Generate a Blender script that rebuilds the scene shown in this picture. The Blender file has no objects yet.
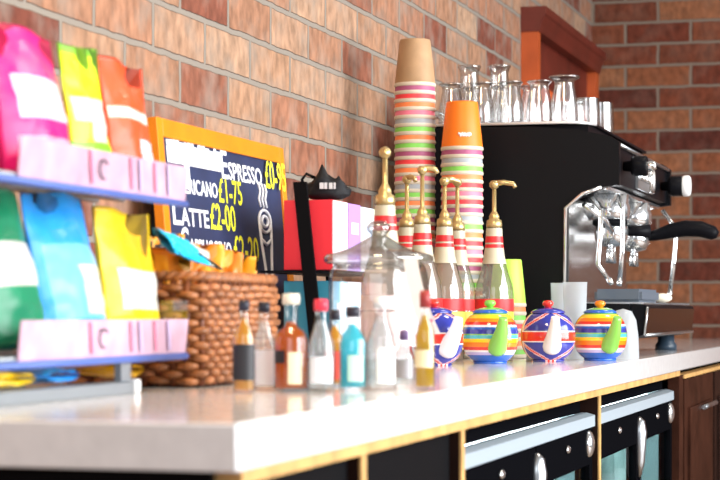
import bpy, bmesh, math, random
from mathutils import Vector, Matrix, noise

random.seed(7)
PI = math.pi
COL = bpy.context.scene.collection
CT = 0.90            # worktop height
EYE = CT + 0.0914    # lens height
WALL = 1.15          # face of the long brick wall (Y)
FAR = 6.93           # face of the far brick wall (X)
EDGE = 0.548         # front edge of the worktop (Y)
END = 1.542          # near end of the worktop (X)

# ------------------------------------------------------------------ materials
MATS = {}


def node_mat(name):
    m = bpy.data.materials.new(name)
    m.use_nodes = True
    nt = m.node_tree
    nt.nodes.clear()
    out = nt.nodes.new('ShaderNodeOutputMaterial')
    return m, nt, out


def pm(name, color, rough=0.5, metal=0.0, var=0.0, scale=30.0, coat=0.0, trans=0.0, emit=0.0, bump=0.0, spec=0.5, ior=1.45):
    if name in MATS:
        return MATS[name]
    m, nt, out = node_mat(name)
    b = nt.nodes.new('ShaderNodeBsdfPrincipled')
    c = (*color, 1)
    b.inputs['Base Color'].default_value = c
    b.inputs['Roughness'].default_value = rough
    b.inputs['Metallic'].default_value = metal
    b.inputs['Coat Weight'].default_value = coat
    b.inputs['Coat Roughness'].default_value = 0.1
    b.inputs['Transmission Weight'].default_value = trans
    b.inputs['Specular IOR Level'].default_value = spec
    b.inputs['IOR'].default_value = ior
    if emit:
        b.inputs['Emission Color'].default_value = c
        b.inputs['Emission Strength'].default_value = emit
    if var or bump:
        tc = nt.nodes.new('ShaderNodeTexCoord')
        nz = nt.nodes.new('ShaderNodeTexNoise')
        nz.inputs['Scale'].default_value = scale
        nz.inputs['Detail'].default_value = 4
        nt.links.new(tc.outputs['Object'], nz.inputs['Vector'])
        if var:
            r = nt.nodes.new('ShaderNodeValToRGB')
            r.color_ramp.elements[0].position = 0.3
            r.color_ramp.elements[1].position = 0.7
            r.color_ramp.elements[0].color = tuple(max(0, v * (1 - var)) for v in color) + (1,)
            r.color_ramp.elements[1].color = tuple(min(1, v * (1 + var)) for v in color) + (1,)
            nt.links.new(nz.outputs['Fac'], r.inputs['Fac'])
            nt.links.new(r.outputs['Color'], b.inputs['Base Color'])
        if bump:
            bp = nt.nodes.new('ShaderNodeBump')
            bp.inputs['Strength'].default_value = bump
            bp.inputs['Distance'].default_value = 0.002
            nt.links.new(nz.outputs['Fac'], bp.inputs['Height'])
            nt.links.new(bp.outputs['Normal'], b.inputs['Normal'])
    nt.links.new(b.outputs[0], out.inputs['Surface'])
    MATS[name] = m
    return m


def glass(name, tint=(1, 1, 1), refl=0.10, rough=0.02, edge=0.6, graz=0.55):
    """thin clear glass: see-through with mirror reflections that grow toward the rim"""
    if name in MATS:
        return MATS[name]
    m, nt, out = node_mat(name)
    t = nt.nodes.new('ShaderNodeBsdfTransparent')
    lw = nt.nodes.new('ShaderNodeLayerWeight')
    lw.inputs['Blend'].default_value = 0.35
    # thicker looking (darker) toward grazing angles
    cr = nt.nodes.new('ShaderNodeValToRGB')
    cr.color_ramp.elements[0].color = (*tint, 1)
    cr.color_ramp.elements[1].color = (*[v * edge for v in tint], 1)
    nt.links.new(lw.outputs['Facing'], cr.inputs['Fac'])
    nt.links.new(cr.outputs['Color'], t.inputs['Color'])
    g = nt.nodes.new('ShaderNodeBsdfGlossy')
    g.inputs['Roughness'].default_value = rough
    mx = nt.nodes.new('ShaderNodeMixShader')
    mr = nt.nodes.new('ShaderNodeMapRange')
    mr.inputs['To Min'].default_value = refl
    mr.inputs['To Max'].default_value = min(1, refl + graz)
    pw = nt.nodes.new('ShaderNodeMath')
    pw.operation = 'POWER'
    pw.inputs[1].default_value = 2.2
    nt.links.new(lw.outputs['Facing'], pw.inputs[0])
    nt.links.new(pw.outputs[0], mr.inputs['Value'])
    nt.links.new(mr.outputs[0], mx.inputs['Fac'])
    nt.links.new(t.outputs[0], mx.inputs[1])
    nt.links.new(g.outputs[0], mx.inputs[2])
    nt.links.new(mx.outputs[0], out.inputs['Surface'])
    MATS[name] = m
    return m


def liquid(name, color, clear=0.55):
    """coloured liquid: part see-through, part glowing through from behind"""
    if name in MATS:
        return MATS[name]
    m, nt, out = node_mat(name)
    t = nt.nodes.new('ShaderNodeBsdfTransparent')
    t.inputs['Color'].default_value = (*color, 1)
    d = nt.nodes.new('ShaderNodeBsdfTranslucent')
    d.inputs['Color'].default_value = (*color, 1)
    d2 = nt.nodes.new('ShaderNodeBsdfPrincipled')
    d2.inputs['Base Color'].default_value = (*color, 1)
    d2.inputs['Roughness'].default_value = 0.08
    a = nt.nodes.new('ShaderNodeMixShader')
    a.inputs['Fac'].default_value = 0.5
    b = nt.nodes.new('ShaderNodeMixShader')
    b.inputs['Fac'].default_value = clear
    nt.links.new(d.outputs[0], a.inputs[1])
    nt.links.new(d2.outputs[0], a.inputs[2])
    nt.links.new(a.outputs[0], b.inputs[1])
    nt.links.new(t.outputs[0], b.inputs[2])
    nt.links.new(b.outputs[0], out.inputs['Surface'])
    MATS[name] = m
    return m


def brick_mat(name, axis, off, stops, mortar, bloom=0.6):
    m, nt, out = node_mat(name)
    L = nt.links.new
    N = nt.nodes.new
    geo = N('ShaderNodeTexCoord')
    sep = N('ShaderNodeSeparateXYZ')
    L(geo.outputs['Object'], sep.inputs[0])
    cmb = N('ShaderNodeCombineXYZ')
    ax = N('ShaderNodeMath'); ax.operation = 'ADD'; ax.inputs[1].default_value = off[0]
    az = N('ShaderNodeMath'); az.operation = 'ADD'; az.inputs[1].default_value = off[1]
    L(sep.outputs[axis], ax.inputs[0]); L(sep.outputs['Z'], az.inputs[0])
    L(ax.outputs[0], cmb.inputs['X']); L(az.outputs[0], cmb.inputs['Y'])
    # slightly wobbly arrises
    nzw = N('ShaderNodeTexNoise'); nzw.inputs['Scale'].default_value = 25
    L(geo.outputs['Object'], nzw.inputs['Vector'])
    sub = N('ShaderNodeVectorMath'); sub.operation = 'SUBTRACT'; sub.inputs[1].default_value = (0.5, 0.5, 0.5)
    L(nzw.outputs['Color'], sub.inputs[0])
    scl = N('ShaderNodeVectorMath'); scl.operation = 'SCALE'; scl.inputs['Scale'].default_value = 0.006
    L(sub.outputs[0], scl.inputs[0])
    add = N('ShaderNodeVectorMath'); add.operation = 'ADD'
    L(cmb.outputs[0], add.inputs[0]); L(scl.outputs[0], add.inputs[1])
    br = N('ShaderNodeTexBrick')
    br.inputs['Scale'].default_value = 1.0
    br.inputs['Brick Width'].default_value = 0.225
    br.inputs['Row Height'].default_value = 0.075
    br.inputs['Mortar Size'].default_value = 0.006
    br.inputs['Mortar Smooth'].default_value = 0.35
    br.inputs['Bias'].default_value = 0.0
    br.inputs['Color1'].default_value = (0, 0, 0, 1)
    br.inputs['Color2'].default_value = (1, 1, 1, 1)
    br.inputs['Mortar'].default_value = (0.5, 0.5, 0.5, 1)
    L(add.outputs[0], br.inputs['Vector'])
    ramp = N('ShaderNodeValToRGB')
    el = ramp.color_ramp.elements
    while len(el) > 1:
        el.remove(el[-1])
    el[0].position = stops[0][0]; el[0].color = (*stops[0][1], 1)
    for p, c in stops[1:]:
        e = el.new(p); e.color = (*c, 1)
    L(br.outputs['Color'], ramp.inputs['Fac'])
    # mottling on each brick
    nz = N('ShaderNodeTexNoise'); nz.inputs['Scale'].default_value = 34; nz.inputs['Detail'].default_value = 7
    mp = N('ShaderNodeMapping'); mp.inputs['Scale'].default_value = (1.4, 1.4, 0.9)
    L(geo.outputs['Object'], mp.inputs['Vector']); L(mp.outputs[0], nz.inputs['Vector'])
    mr = N('ShaderNodeMapRange'); mr.inputs['From Min'].default_value = 0.3; mr.inputs['From Max'].default_value = 0.7
    mr.inputs['To Min'].default_value = 0.66; mr.inputs['To Max'].default_value = 1.28
    L(nz.outputs['Fac'], mr.inputs['Value'])
    mul = N('ShaderNodeMixRGB'); mul.blend_type = 'MULTIPLY'; mul.inputs['Fac'].default_value = 1
    L(ramp.outputs['Color'], mul.inputs['Color1']); L(mr.outputs[0], mul.inputs['Color2'])
    # chalky pale bloom patches
    nz2 = N('ShaderNodeTexNoise'); nz2.inputs['Scale'].default_value = 14; nz2.inputs['Detail'].default_value = 5
    L(geo.outputs['Object'], nz2.inputs['Vector'])
    mr2 = N('ShaderNodeMapRange'); mr2.inputs['From Min'].default_value = 0.46; mr2.inputs['From Max'].default_value = 0.70
    mr2.inputs['To Max'].default_value = bloom
    L(nz2.outputs['Fac'], mr2.inputs['Value'])
    mix2 = N('ShaderNodeMixRGB')
    L(mr2.outputs[0], mix2.inputs['Fac']); L(mul.outputs[0], mix2.inputs['Color1'])
    mix2.inputs['Color2'].default_value = (*[v * 1.15 for v in mortar], 1)
    mix = N('ShaderNodeMixRGB')
    L(br.outputs['Fac'], mix.inputs['Fac']); L(mix2.outputs[0], mix.inputs['Color1'])
    mix.inputs['Color2'].default_value = (*mortar, 1)
    b = N('ShaderNodeBsdfPrincipled')
    b.inputs['Roughness'].default_value = 0.85
    b.inputs['Specular IOR Level'].default_value = 0.2
    L(mix.outputs[0], b.inputs['Base Color'])
    inv = N('ShaderNodeMath'); inv.operation = 'SUBTRACT'; inv.inputs[0].default_value = 1.0
    L(br.outputs['Fac'], inv.inputs[1])
    hs = N('ShaderNodeMath'); hs.operation = 'MULTIPLY_ADD'; hs.inputs[1].default_value = 0.35
    L(nz.outputs['Fac'], hs.inputs[0]); L(inv.outputs[0], hs.inputs[2])
    bp = N('ShaderNodeBump'); bp.inputs['Strength'].default_value = 0.8; bp.inputs['Distance'].default_value = 0.008
    L(hs.outputs[0], bp.inputs['Height']); L(bp.outputs[0], b.inputs['Normal'])
    L(b.outputs[0], out.inputs['Surface'])
    return m


# ------------------------------------------------------------------ geometry helpers
class MB:
    """collects shapes of one mesh"""

    def __init__(self):
        self.bm = bmesh.new()

    def _fin(self, faces, mi, smooth=False):
        for f in faces:
            f.material_index = mi
            f.smooth = smooth

    def box(self, c, s, rot=None, mi=0, bevel=0.0):
        M = Matrix.Translation(Vector(c)) @ (rot.to_4x4() if rot else Matrix()) @ Matrix.Diagonal((*s, 1))
        r = bmesh.ops.create_cube(self.bm, size=1, matrix=M)
        vs = r['verts']
        fs = list({f for v in vs for f in v.link_faces})
        self._fin(fs, mi)
        if bevel:
            es = list({e for v in vs for e in v.link_edges})
            rr = bmesh.ops.bevel(self.bm, geom=es, offset=bevel, segments=2, affect='EDGES', profile=0.6)
            self._fin(rr['faces'], mi, True)
        return self

    def span(self, a, b, mi=0, bevel=0.0):
        c = [(a[i] + b[i]) / 2 for i in range(3)]
        s = [abs(b[i] - a[i]) for i in range(3)]
        return self.box(c, s, mi=mi, bevel=bevel)

    def lathe(self, prof, seg=32, c=(0, 0, 0), rot=None, mi=0, fn=None, smooth=True, cap=True):
        """prof: [(r, z)], fn(phi, z, k) gives the material slot"""
        M = Matrix.Translation(Vector(c)) @ (rot.to_4x4() if rot else Matrix())
        rings = []
        for r, z in prof:
            if r < 1e-6:
                rings.append([self.bm.verts.new(M @ Vector((0, 0, z)))])
            else:
                rings.append([self.bm.verts.new(M @ Vector((r * math.cos(2 * PI * i / seg), r * math.sin(2 * PI * i / seg), z))) for i in range(seg)])
        for k in range(len(rings) - 1):
            A, B = rings[k], rings[k + 1]
            if len(A) == 1 and len(B) == 1:
                continue
            for i in range(seg):
                j = (i + 1) % seg
                if len(A) == 1:
                    vs = [A[0], B[j], B[i]]
                elif len(B) == 1:
                    vs = [A[i], A[j], B[0]]
                else:
                    vs = [A[i], A[j], B[j], B[i]]
                f = self.bm.faces.new(vs)
                f.smooth = smooth
                f.material_index = fn(2 * PI * (i + 0.5) / seg, (prof[k][1] + prof[k + 1][1]) / 2, k) if fn else mi
        if cap:
            for R, flip in ((rings[0], True), (rings[-1], False)):
                if len(R) > 1:
                    f = self.bm.faces.new(list(reversed(R)) if flip else R)
                    f.material_index = fn(0, prof[0][1] if flip else prof[-1][1], 0 if flip else len(prof) - 2) if fn else mi
        return self

    def tube(self, pts, r, seg=8, mi=0, closed=False, smooth=True):
        pts = [Vector(p) for p in pts]
        n = len(pts)
        rad = r if isinstance(r, (list, tuple)) else [r] * n
        rings = []
        up = None
        for k, p in enumerate(pts):
            if closed:
                t = pts[(k + 1) % n] - pts[k - 1]
            else:
                t = pts[min(k + 1, n - 1)] - pts[max(k - 1, 0)]
            t.normalize()
            if up is None:
                up = Vector((0, 0, 1)) if abs(t.z) < 0.9 else Vector((1, 0, 0))
            x = (up - t * up.dot(t))
            if x.length < 1e-5:
                x = t.orthogonal()
            x.normalize()
            y = t.cross(x)
            up = x
            rings.append([self.bm.verts.new(p + (x * math.cos(2 * PI * i / seg) + y * math.sin(2 * PI * i / seg)) * rad[k]) for i in range(seg)])
        for k in range(n if closed else n - 1):
            A, B = rings[k], rings[(k + 1) % n]
            for i in range(seg):
                j = (i + 1) % seg
                f = self.bm.faces.new([A[i], A[j], B[j], B[i]])
                f.smooth = smooth
                f.material_index = mi
        if not closed:
            for R in (list(reversed(rings[0])), rings[-1]):
                f = self.bm.faces.new(R)
                f.material_index = mi
        return self

    def prism(self, poly, d, mi=0):
        """poly: 3D outline, extruded by vector d"""
        d = Vector(d)
        a = [self.bm.verts.new(Vector(p)) for p in poly]
        b = [self.bm.verts.new(Vector(p) + d) for p in poly]
        n = len(poly)
        fs = [self.bm.faces.new(a), self.bm.faces.new(list(reversed(b)))]
        for i in range(n):
            fs.append(self.bm.faces.new([a[i], b[i], b[(i + 1) % n], a[(i + 1) % n]]))
        self._fin(fs, mi)
        return self

    def sphere(self, c, r, scale=(1, 1, 1), mi=0, seg=20):
        M = Matrix.Translation(Vector(c)) @ Matrix.Diagonal((*scale, 1))
        rr = bmesh.ops.create_uvsphere(self.bm, u_segments=seg, v_segments=seg // 2 + 2, radius=r, matrix=M)
        self._fin({f for v in rr['verts'] for f in v.link_faces}, mi, True)
        return self

    def grid(self, nu, nv, fn, mi=0, mf=None, closed_u=False):
        """fn(u, v) -> point, u and v in 0..1"""
        V = [[self.bm.verts.new(Vector(fn(i / nu, j / nv))) for i in range(nu + 1)] for j in range(nv + 1)]
        for j in range(nv):
            for i in range(nu):
                f = self.bm.faces.new([V[j][i], V[j][i + 1], V[j + 1][i + 1], V[j + 1][i]])
                f.smooth = True
                f.material_index = mf((i + .5) / nu, (j + .5) / nv) if mf else mi
        return self

    def build(self, name, mats, parent=None, loc=None, rot=None, fix=True):
        if fix:
            bmesh.ops.recalc_face_normals(self.bm, faces=self.bm.faces[:])
        me = bpy.data.meshes.new(name)
        self.bm.to_mesh(me)
        self.bm.free()
        if not isinstance(mats, (list, tuple)):
            mats = [mats]
        for m in mats:
            me.materials.append(m)
        o = bpy.data.objects.new(name, me)
        COL.objects.link(o)
        if parent:
            o.parent = parent
        if loc:
            o.location = loc
        if rot:
            o.rotation_euler = rot
        return o


def tag(o, label=None, cat=None, group=None, kind=None):
    if label: o['label'] = label
    if cat: o['category'] = cat
    if group: o['group'] = group
    if kind: o['kind'] = kind
    return o


def thing(name, label, cat, loc, rz=0.0, group=None):
    o = bpy.data.objects.new(name, None)
    o.empty_display_size = 0.05
    COL.objects.link(o)
    o.location = loc
    o.rotation_euler = (0, 0, rz)
    return tag(o, label, cat, group)


def dup(root, loc=None, rz=None, label=None, group=None):
    def cp(o, parent):
        c = o.copy()
        COL.objects.link(c)
        c.parent = parent
        for ch in [x for x in bpy.data.objects if x.parent == o]:
            cp(ch, c)
        return c
    r = cp(root, None)
    if loc is not None: r.location = loc
    if rz is not None: r.rotation_euler = (0, 0, rz)
    if label: r['label'] = label
    if group: r['group'] = group
    return r


def text_mesh(body, width, height, small=0.62, caps=True):
    """flat lettering fitted to width x height, lower left at the origin, in the XZ plane facing -Y"""
    cu = bpy.data.curves.new('lettering', 'FONT')
    cu.body = body
    cu.resolution_u = 3
    cu.small_caps_scale = small
    cu.offset = 0.012
    if caps:
        for i, ch in enumerate(body):
            if ch.isalpha() and i > 0:
                cu.body_format[i].use_small_caps = True
    o = bpy.data.objects.new('lettering', cu)
    COL.objects.link(o)
    dg = bpy.context.evaluated_depsgraph_get()
    me = bpy.data.meshes.new_from_object(o.evaluated_get(dg))
    bpy.data.objects.remove(o)
    bpy.data.curves.remove(cu)
    xs = [v.co.x for v in me.vertices]; ys = [v.co.y for v in me.vertices]
    x0, x1, y0, y1 = min(xs), max(xs), min(ys), max(ys)
    for v in me.vertices:
        v.co = Vector(((v.co.x - x0) / (x1 - x0) * width, 0, (v.co.y - y0) / (y1 - y0) * height))
    return me


def mesh_obj(name, me, mat, parent, loc):
    me.materials.clear()
    me.materials.append(mat)
    o = bpy.data.objects.new(name, me)
    COL.objects.link(o)
    o.parent = parent
    o.location = loc
    return o


def ordinal(k):
    return ['topmost', 'second', 'third', 'fourth', 'fifth', 'sixth', 'seventh', 'eighth', 'ninth', 'tenth', 'eleventh', 'twelfth', 'thirteenth',
            'fourteenth', 'fifteenth', 'sixteenth', 'seventeenth', 'eighteenth', 'nineteenth', 'twentieth', 'twenty-first', 'twenty-second',
            'twenty-third', 'twenty-fourth', 'twenty-fifth', 'twenty-sixth', 'twenty-seventh', 'twenty-eighth', 'twenty-ninth', 'thirtieth',
            'thirty-first', 'thirty-second', 'thirty-third', 'thirty-fourth'][k]


# ------------------------------------------------------------------ common materials
WHITE = pm('white_paint', (0.86, 0.86, 0.86), 0.4)
PAPER = pm('white_paper', (0.88, 0.86, 0.86), 0.6)
BLACK = pm('black_plastic', (0.006, 0.006, 0.008), 0.4, spec=0.08)
BLACKM = pm('black_matt', (0.004, 0.004, 0.005), 0.6, spec=0.06)
CHROME = pm('chrome', (0.92, 0.94, 0.96), 0.12, 0.92)
STEEL = pm('brushed_steel', (0.62, 0.66, 0.70), 0.28, 1.0)
GOLD = pm('gold_pump', (0.62, 0.47, 0.22), 0.34, 0.75)
RED = pm('red_print', (0.70, 0.025, 0.03), 0.4)
GLASS = glass('clear_glass')
OAK = pm('oak_edge', (0.62, 0.36, 0.13), 0.5, var=0.25, scale=25)

# ------------------------------------------------------------------ setting
warm = [(0.00, (0.15, 0.043, 0.028)), (0.24, (0.20, 0.068, 0.042)), (0.31, (0.30, 0.140, 0.085)), (0.5, (0.34, 0.195, 0.120)), (0.64, (0.29, 0.145, 0.088)),
        (0.84, (0.37, 0.235, 0.155)), (1.0, (0.26, 0.115, 0.068))]
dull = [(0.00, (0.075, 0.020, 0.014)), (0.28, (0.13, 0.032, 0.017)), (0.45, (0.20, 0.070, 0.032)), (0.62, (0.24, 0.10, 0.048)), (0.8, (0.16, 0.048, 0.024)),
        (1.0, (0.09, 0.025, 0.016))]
brick_long = brick_mat('brick_long', 'X', (0.07, 0.031), warm, (0.235, 0.205, 0.175), 0.5)
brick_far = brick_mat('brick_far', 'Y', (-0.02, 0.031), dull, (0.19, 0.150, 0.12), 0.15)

w = MB().span((-1.5, WALL, 0), (FAR + 0.2, WALL + 0.2, 2.9)).build('wall_back', brick_long)
tag(w, kind='structure')
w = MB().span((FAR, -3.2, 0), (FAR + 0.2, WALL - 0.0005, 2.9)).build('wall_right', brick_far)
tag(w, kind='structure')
fl = MB().span((-1.5, -3.2, -0.1), (FAR + 0.2, WALL + 0.2, 0)).build('floor', pm('floor_boards', (0.16, 0.10, 0.065), 0.4, var=0.3, scale=6))
tag(fl, kind='structure')

# ------------------------------------------------------------------ worktop and cabinets
STONE = pm('white_quartz', (0.80, 0.79, 0.79), 0.13, var=0.05, scale=60, coat=0.3)
wt = thing('worktop', 'long white polished stone worktop running along the brick wall', 'worktop', (0, 0, 0))
MB().span((END, EDGE, CT - 0.04), (FAR - 0.002, WALL - 0.002, CT), bevel=0.002).build('slab', STONE, wt)
MB().span((END + 0.03, EDGE + 0.006, CT - 0.0525), (4.55, EDGE + 0.030, CT - 0.0405)).build('edge_strip', OAK, wt)
MB().span((END + 0.02, EDGE + 0.0301, CT - 0.0525), (4.55, WALL - 0.004, CT - 0.0405)).build('underlay', BLACKM, wt)

DARKW = pm('dark_walnut', (0.018, 0.008, 0.006), 0.4, var=0.4, scale=14, spec=0.1)
DARKR = pm('dark_red_walnut', (0.035, 0.012, 0.007), 0.4, var=0.4, scale=14, spec=0.1)
FY = EDGE + 0.014
ZT = CT - 0.053
base = thing('bar_cabinet', 'dark counter cabinet with oak-edged uprights under the near end of the worktop', 'cabinet', (0, 0, 0))
MB().span((END + 0.02, FY + 0.004, 0.0), (END + 0.04, WALL - 0.01, ZT)).build('end_panel', BLACKM, base)
MB().span((1.60, 0.60, 0.0), (2.40, WALL - 0.01, 0.08)).build('plinth', BLACKM, base)
for x in (1.960, 2.405, 3.455):
    u = MB().span((x - 0.009, FY, 0.0), (x + 0.009, WALL - 0.01, ZT)).build('upright', DARKW, base)
    MB().span((x - 0.009, FY - 0.003, 0.0), (x + 0.009, FY - 0.0002, ZT)).build('edge_band', OAK, u)
for a, b in ((END + 0.042, 1.950), (1.970, 2.395)):
    d = MB().span((a, FY + 0.012, 0.09), (b, FY + 0.032, ZT - 0.004), bevel=0.001).build('door', BLACKM, base)
    MB().tube([((a + b) / 2 - 0.06, FY + 0.004, 0.55), ((a + b) / 2 + 0.06, FY + 0.004, 0.55)], 0.004).build('handle', STEEL, d)

FRP = glass('cooler_glass', (0.78, 0.88, 0.88), 0.03, 0.05, 0.75, 0.10)
FRIN = pm('cooler_liner', (0.55, 0.68, 0.70), 0.4)
FRBLK = pm('cooler_black', (0.0035, 0.0035, 0.0045), 0.6, spec=0.0)
ADDED_GLOW = pm('added_cooler_glow', (0.80, 0.95, 1.0), 0.5, emit=16.0)  # added emitter that brightens the bottles and liner behind the panes


def cooler(x0, x1, label):
    t = thing('bottle_cooler', label, 'fridge', (x0, 0, 0), 0, 'under-counter bottle coolers')
    W = x1 - x0
    y0, y1 = FY + 0.030, WALL - 0.03
    b = MB()
    b.span((0, y0, 0.06), (0.025, y1, ZT - 0.006)).span((W - 0.025, y0, 0.06), (W, y1, ZT - 0.006))
    b.span((0.025, y1 - 0.03, 0.06), (W - 0.025, y1, ZT - 0.006)).span((0.025, y0, 0.02), (W - 0.025, y1 - 0.03, 0.08))
    b.span((0.025, y0, ZT - 0.03), (W - 0.025, y1 - 0.03, ZT - 0.006))
    b.build('cabinet_shell', FRBLK, t)
    MB().span((0.026, y0 + 0.3, 0.081), (W - 0.026, y0 + 0.31, ZT - 0.031)).span((W - 0.030, y0 + 0.005, 0.081), (W - 0.026, y0 + 0.30, ZT - 0.031)).span((W / 2 - 0.004, y0 + 0.06, 0.081), (W / 2, y0 + 0.30, 0.55)).build('back_liner', FRIN, t)
    MB().span((0.03, y0 + 0.03, ZT - 0.042), (W - 0.034, y0 + 0.05, ZT - 0.032)).build('added_glow_strip', ADDED_GLOW, t)
    MB().span((0.026, y0 + 0.03, 0.555), (W - 0.031, y0 + 0.29, 0.562)).build('shelf', STEEL, t)
    # brushed rail over the doors
    MB().prism([(0.0, y0 - 0.012, CT - 0.083), (0.0, y0 - 0.026, CT - 0.087), (0.0, y0 - 0.026, CT - 0.106), (0.0, y0 - 0.002, CT - 0.106), (0.0, y0 - 0.002, CT - 0.083)],
               (W, 0, 0)).build('rail', pm('rail_steel', (0.42, 0.50, 0.56), 0.35, 0.15), t)
    for k in (0, 1):
        a = k * W / 2 + 0.004
        e = (k + 1) * W / 2 - 0.004
        zt = CT - 0.108
        d = MB().span((a, y0 - 0.022, zt - 0.062), (e, y0 - 0.002, zt)).span((a, y0 - 0.022, 0.09), (a + 0.03, y0 - 0.002, zt - 0.062)) \
            .span((e - 0.03, y0 - 0.022, 0.09), (e, y0 - 0.002, zt - 0.062)).span((a + 0.03, y0 - 0.022, 0.09), (e - 0.03, y0 - 0.002, 0.13)).build('door', FRBLK, t)
        MB().span((a + 0.028, y0 - 0.015, 0.128), (e - 0.028, y0 - 0.011, zt - 0.06)).build('pane', FRP, d)
        MB().sphere(((a + e) / 2, y0 - 0.0245, zt - 0.022), 0.008, (1.5, 0.5, 0.8)).build('lock', CHROME, d)
        if k == 0:
            MB().lathe([(0.004, -0.09), (0.012, -0.06), (0.016, 0), (0.012, 0.022), (0.004, 0.03)], 16, (e - 0.004, y0 - 0.024, zt - 0.04)).build('handle', STEEL, d)
        else:
            MB().sphere((e - 0.05, y0 - 0.024, zt - 0.026), 0.02, (1.0, 0.5, 1.15)).build('handle', CHROME, d)
    return t


cooler(2.418, 3.442, 'black two-door bottle cooler with steel rail, second bay from the near end')
cooler(3.468, 4.530, 'black two-door bottle cooler with steel rail beside the dark wooden end cabinet')


def cooler_bottle():
    t = thing('drinks_bottle', '', 'bottle', (0, 0, 0))
    MB().lathe([(0.0, 0), (0.030, 0.0), (0.032, 0.01), (0.032, 0.13), (0.024, 0.165), (0.013, 0.20), (0.0125, 0.235), (0.0, 0.235)], 20).build('glass_body', liquid('pale_bottle', (0.80, 0.92, 0.90), 0.2), t)
    MB().lathe([(0.0, 0.234), (0.0145, 0.234), (0.0145, 0.247), (0.0, 0.248)], 16).build('cap', STEEL, t)
    MB().lathe([(0.0326, 0.045), (0.0326, 0.10)], 20, cap=False).build('label_band', pm('pale_label', (0.75, 0.80, 0.78), 0.5), t)
    return t


cb = cooler_bottle()
first = True
for cx, n, which in ((2.418, 5, 'the nearer bottle cooler'), (3.468, 6, 'the farther bottle cooler')):
    for i in range(n):
        loc = (cx + 0.14 + i * (0.85 / n) + (0.04 if i >= n / 2 else 0), FY + 0.10, 0.5625)
        lab = f'pale drinks bottle in {which}, {["first", "second", "third", "fourth", "fifth", "sixth"][i]} from the near end'
        if first:
            cb.location = loc; cb['label'] = lab; cb['group'] = 'bottles inside the coolers'; first = False
        else:
            dup(cb, loc, 0, lab, 'bottles inside the coolers')

ec = thing('end_cabinet', 'dark wooden cabinet under the far end of the worktop beside the cooler', 'cabinet', (0, 0, 0))
MB().span((4.56, FY + 0.02, 0.0), (FAR - 0.004, WALL - 0.01, ZT - 0.001)).build('carcass', BLACKM, ec)
MB().span((4.545, FY - 0.006, 0.0), (4.62, FY + 0.019, ZT)).build('post', DARKR, ec)
x = 4.66
for k in range(3):
    d = MB().span((x, FY - 0.004, 0.09), (x + 0.62, FY + 0.019, ZT - 0.012)).span((x + 0.07, FY - 0.010, 0.16), (x + 0.55, FY - 0.0042, ZT - 0.08)).build('door', DARKR if k == 0 else DARKW, ec)
    MB().tube([(x + 0.3, FY - 0.016, ZT - 0.09), (x + 0.58, FY - 0.016, ZT - 0.09)], 0.006).build('handle', STEEL, d)
    x += 0.66
MB().span((4.63, FY - 0.008, ZT - 0.009), (FAR - 0.01, FY + 0.019, ZT)).build('top_rail', OAK, ec)

# ------------------------------------------------------------------ wooden hatch on the wall
MAHOG = pm('red_mahogany', (0.115, 0.016, 0.009), 0.45, var=0.25, scale=8)
ORANGEW = pm('orange_wood', (0.42, 0.075, 0.016), 0.45, var=0.2, scale=8)
t = thing('wooden_hatch', 'red-stained wooden hatch with moulded cornice on the brick wall above the glasses', 'hatch', (5.68, WALL - 0.001, CT))
H0, H1, HW = 0.50, 0.900, 1.08
MB().span((0, -0.05, H0), (0.035, 0, H1)).build('jamb', ORANGEW, t)
MB().span((HW - 0.06, -0.05, H0), (HW, 0, H1)).build('jamb', ORANGEW, t)
MB().span((0.035, -0.05, H0), (HW - 0.06, 0, H0 + 0.06)).build('bottom_rail', ORANGEW, t)
MB().prism([(-0.004, 0, H1), (-0.004, -0.054, H1), (-0.004, -0.058, H1 + 0.02), (-0.004, -0.068, H1 + 0.045), (-0.004, -0.074, H1 + 0.05), (-0.004, -0.074, H1 + 0.072), (-0.004, 0, H1 + 0.072)],
           (HW + 0.01, 0, 0)).build('cornice', MAHOG, t)
p = MB().span((0.035, -0.02, H0 + 0.06), (HW - 0.06, 0, H1)).build('panel', MAHOG, t)
MB().span((0.12, -0.032, H0 + 0.10), (HW - 0.14, -0.0205, H1 - 0.14)).build('raised_field', pm('bright_orange_wood', (0.62, 0.10, 0.02), 0.45, var=0.2, scale=8), p)

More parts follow.
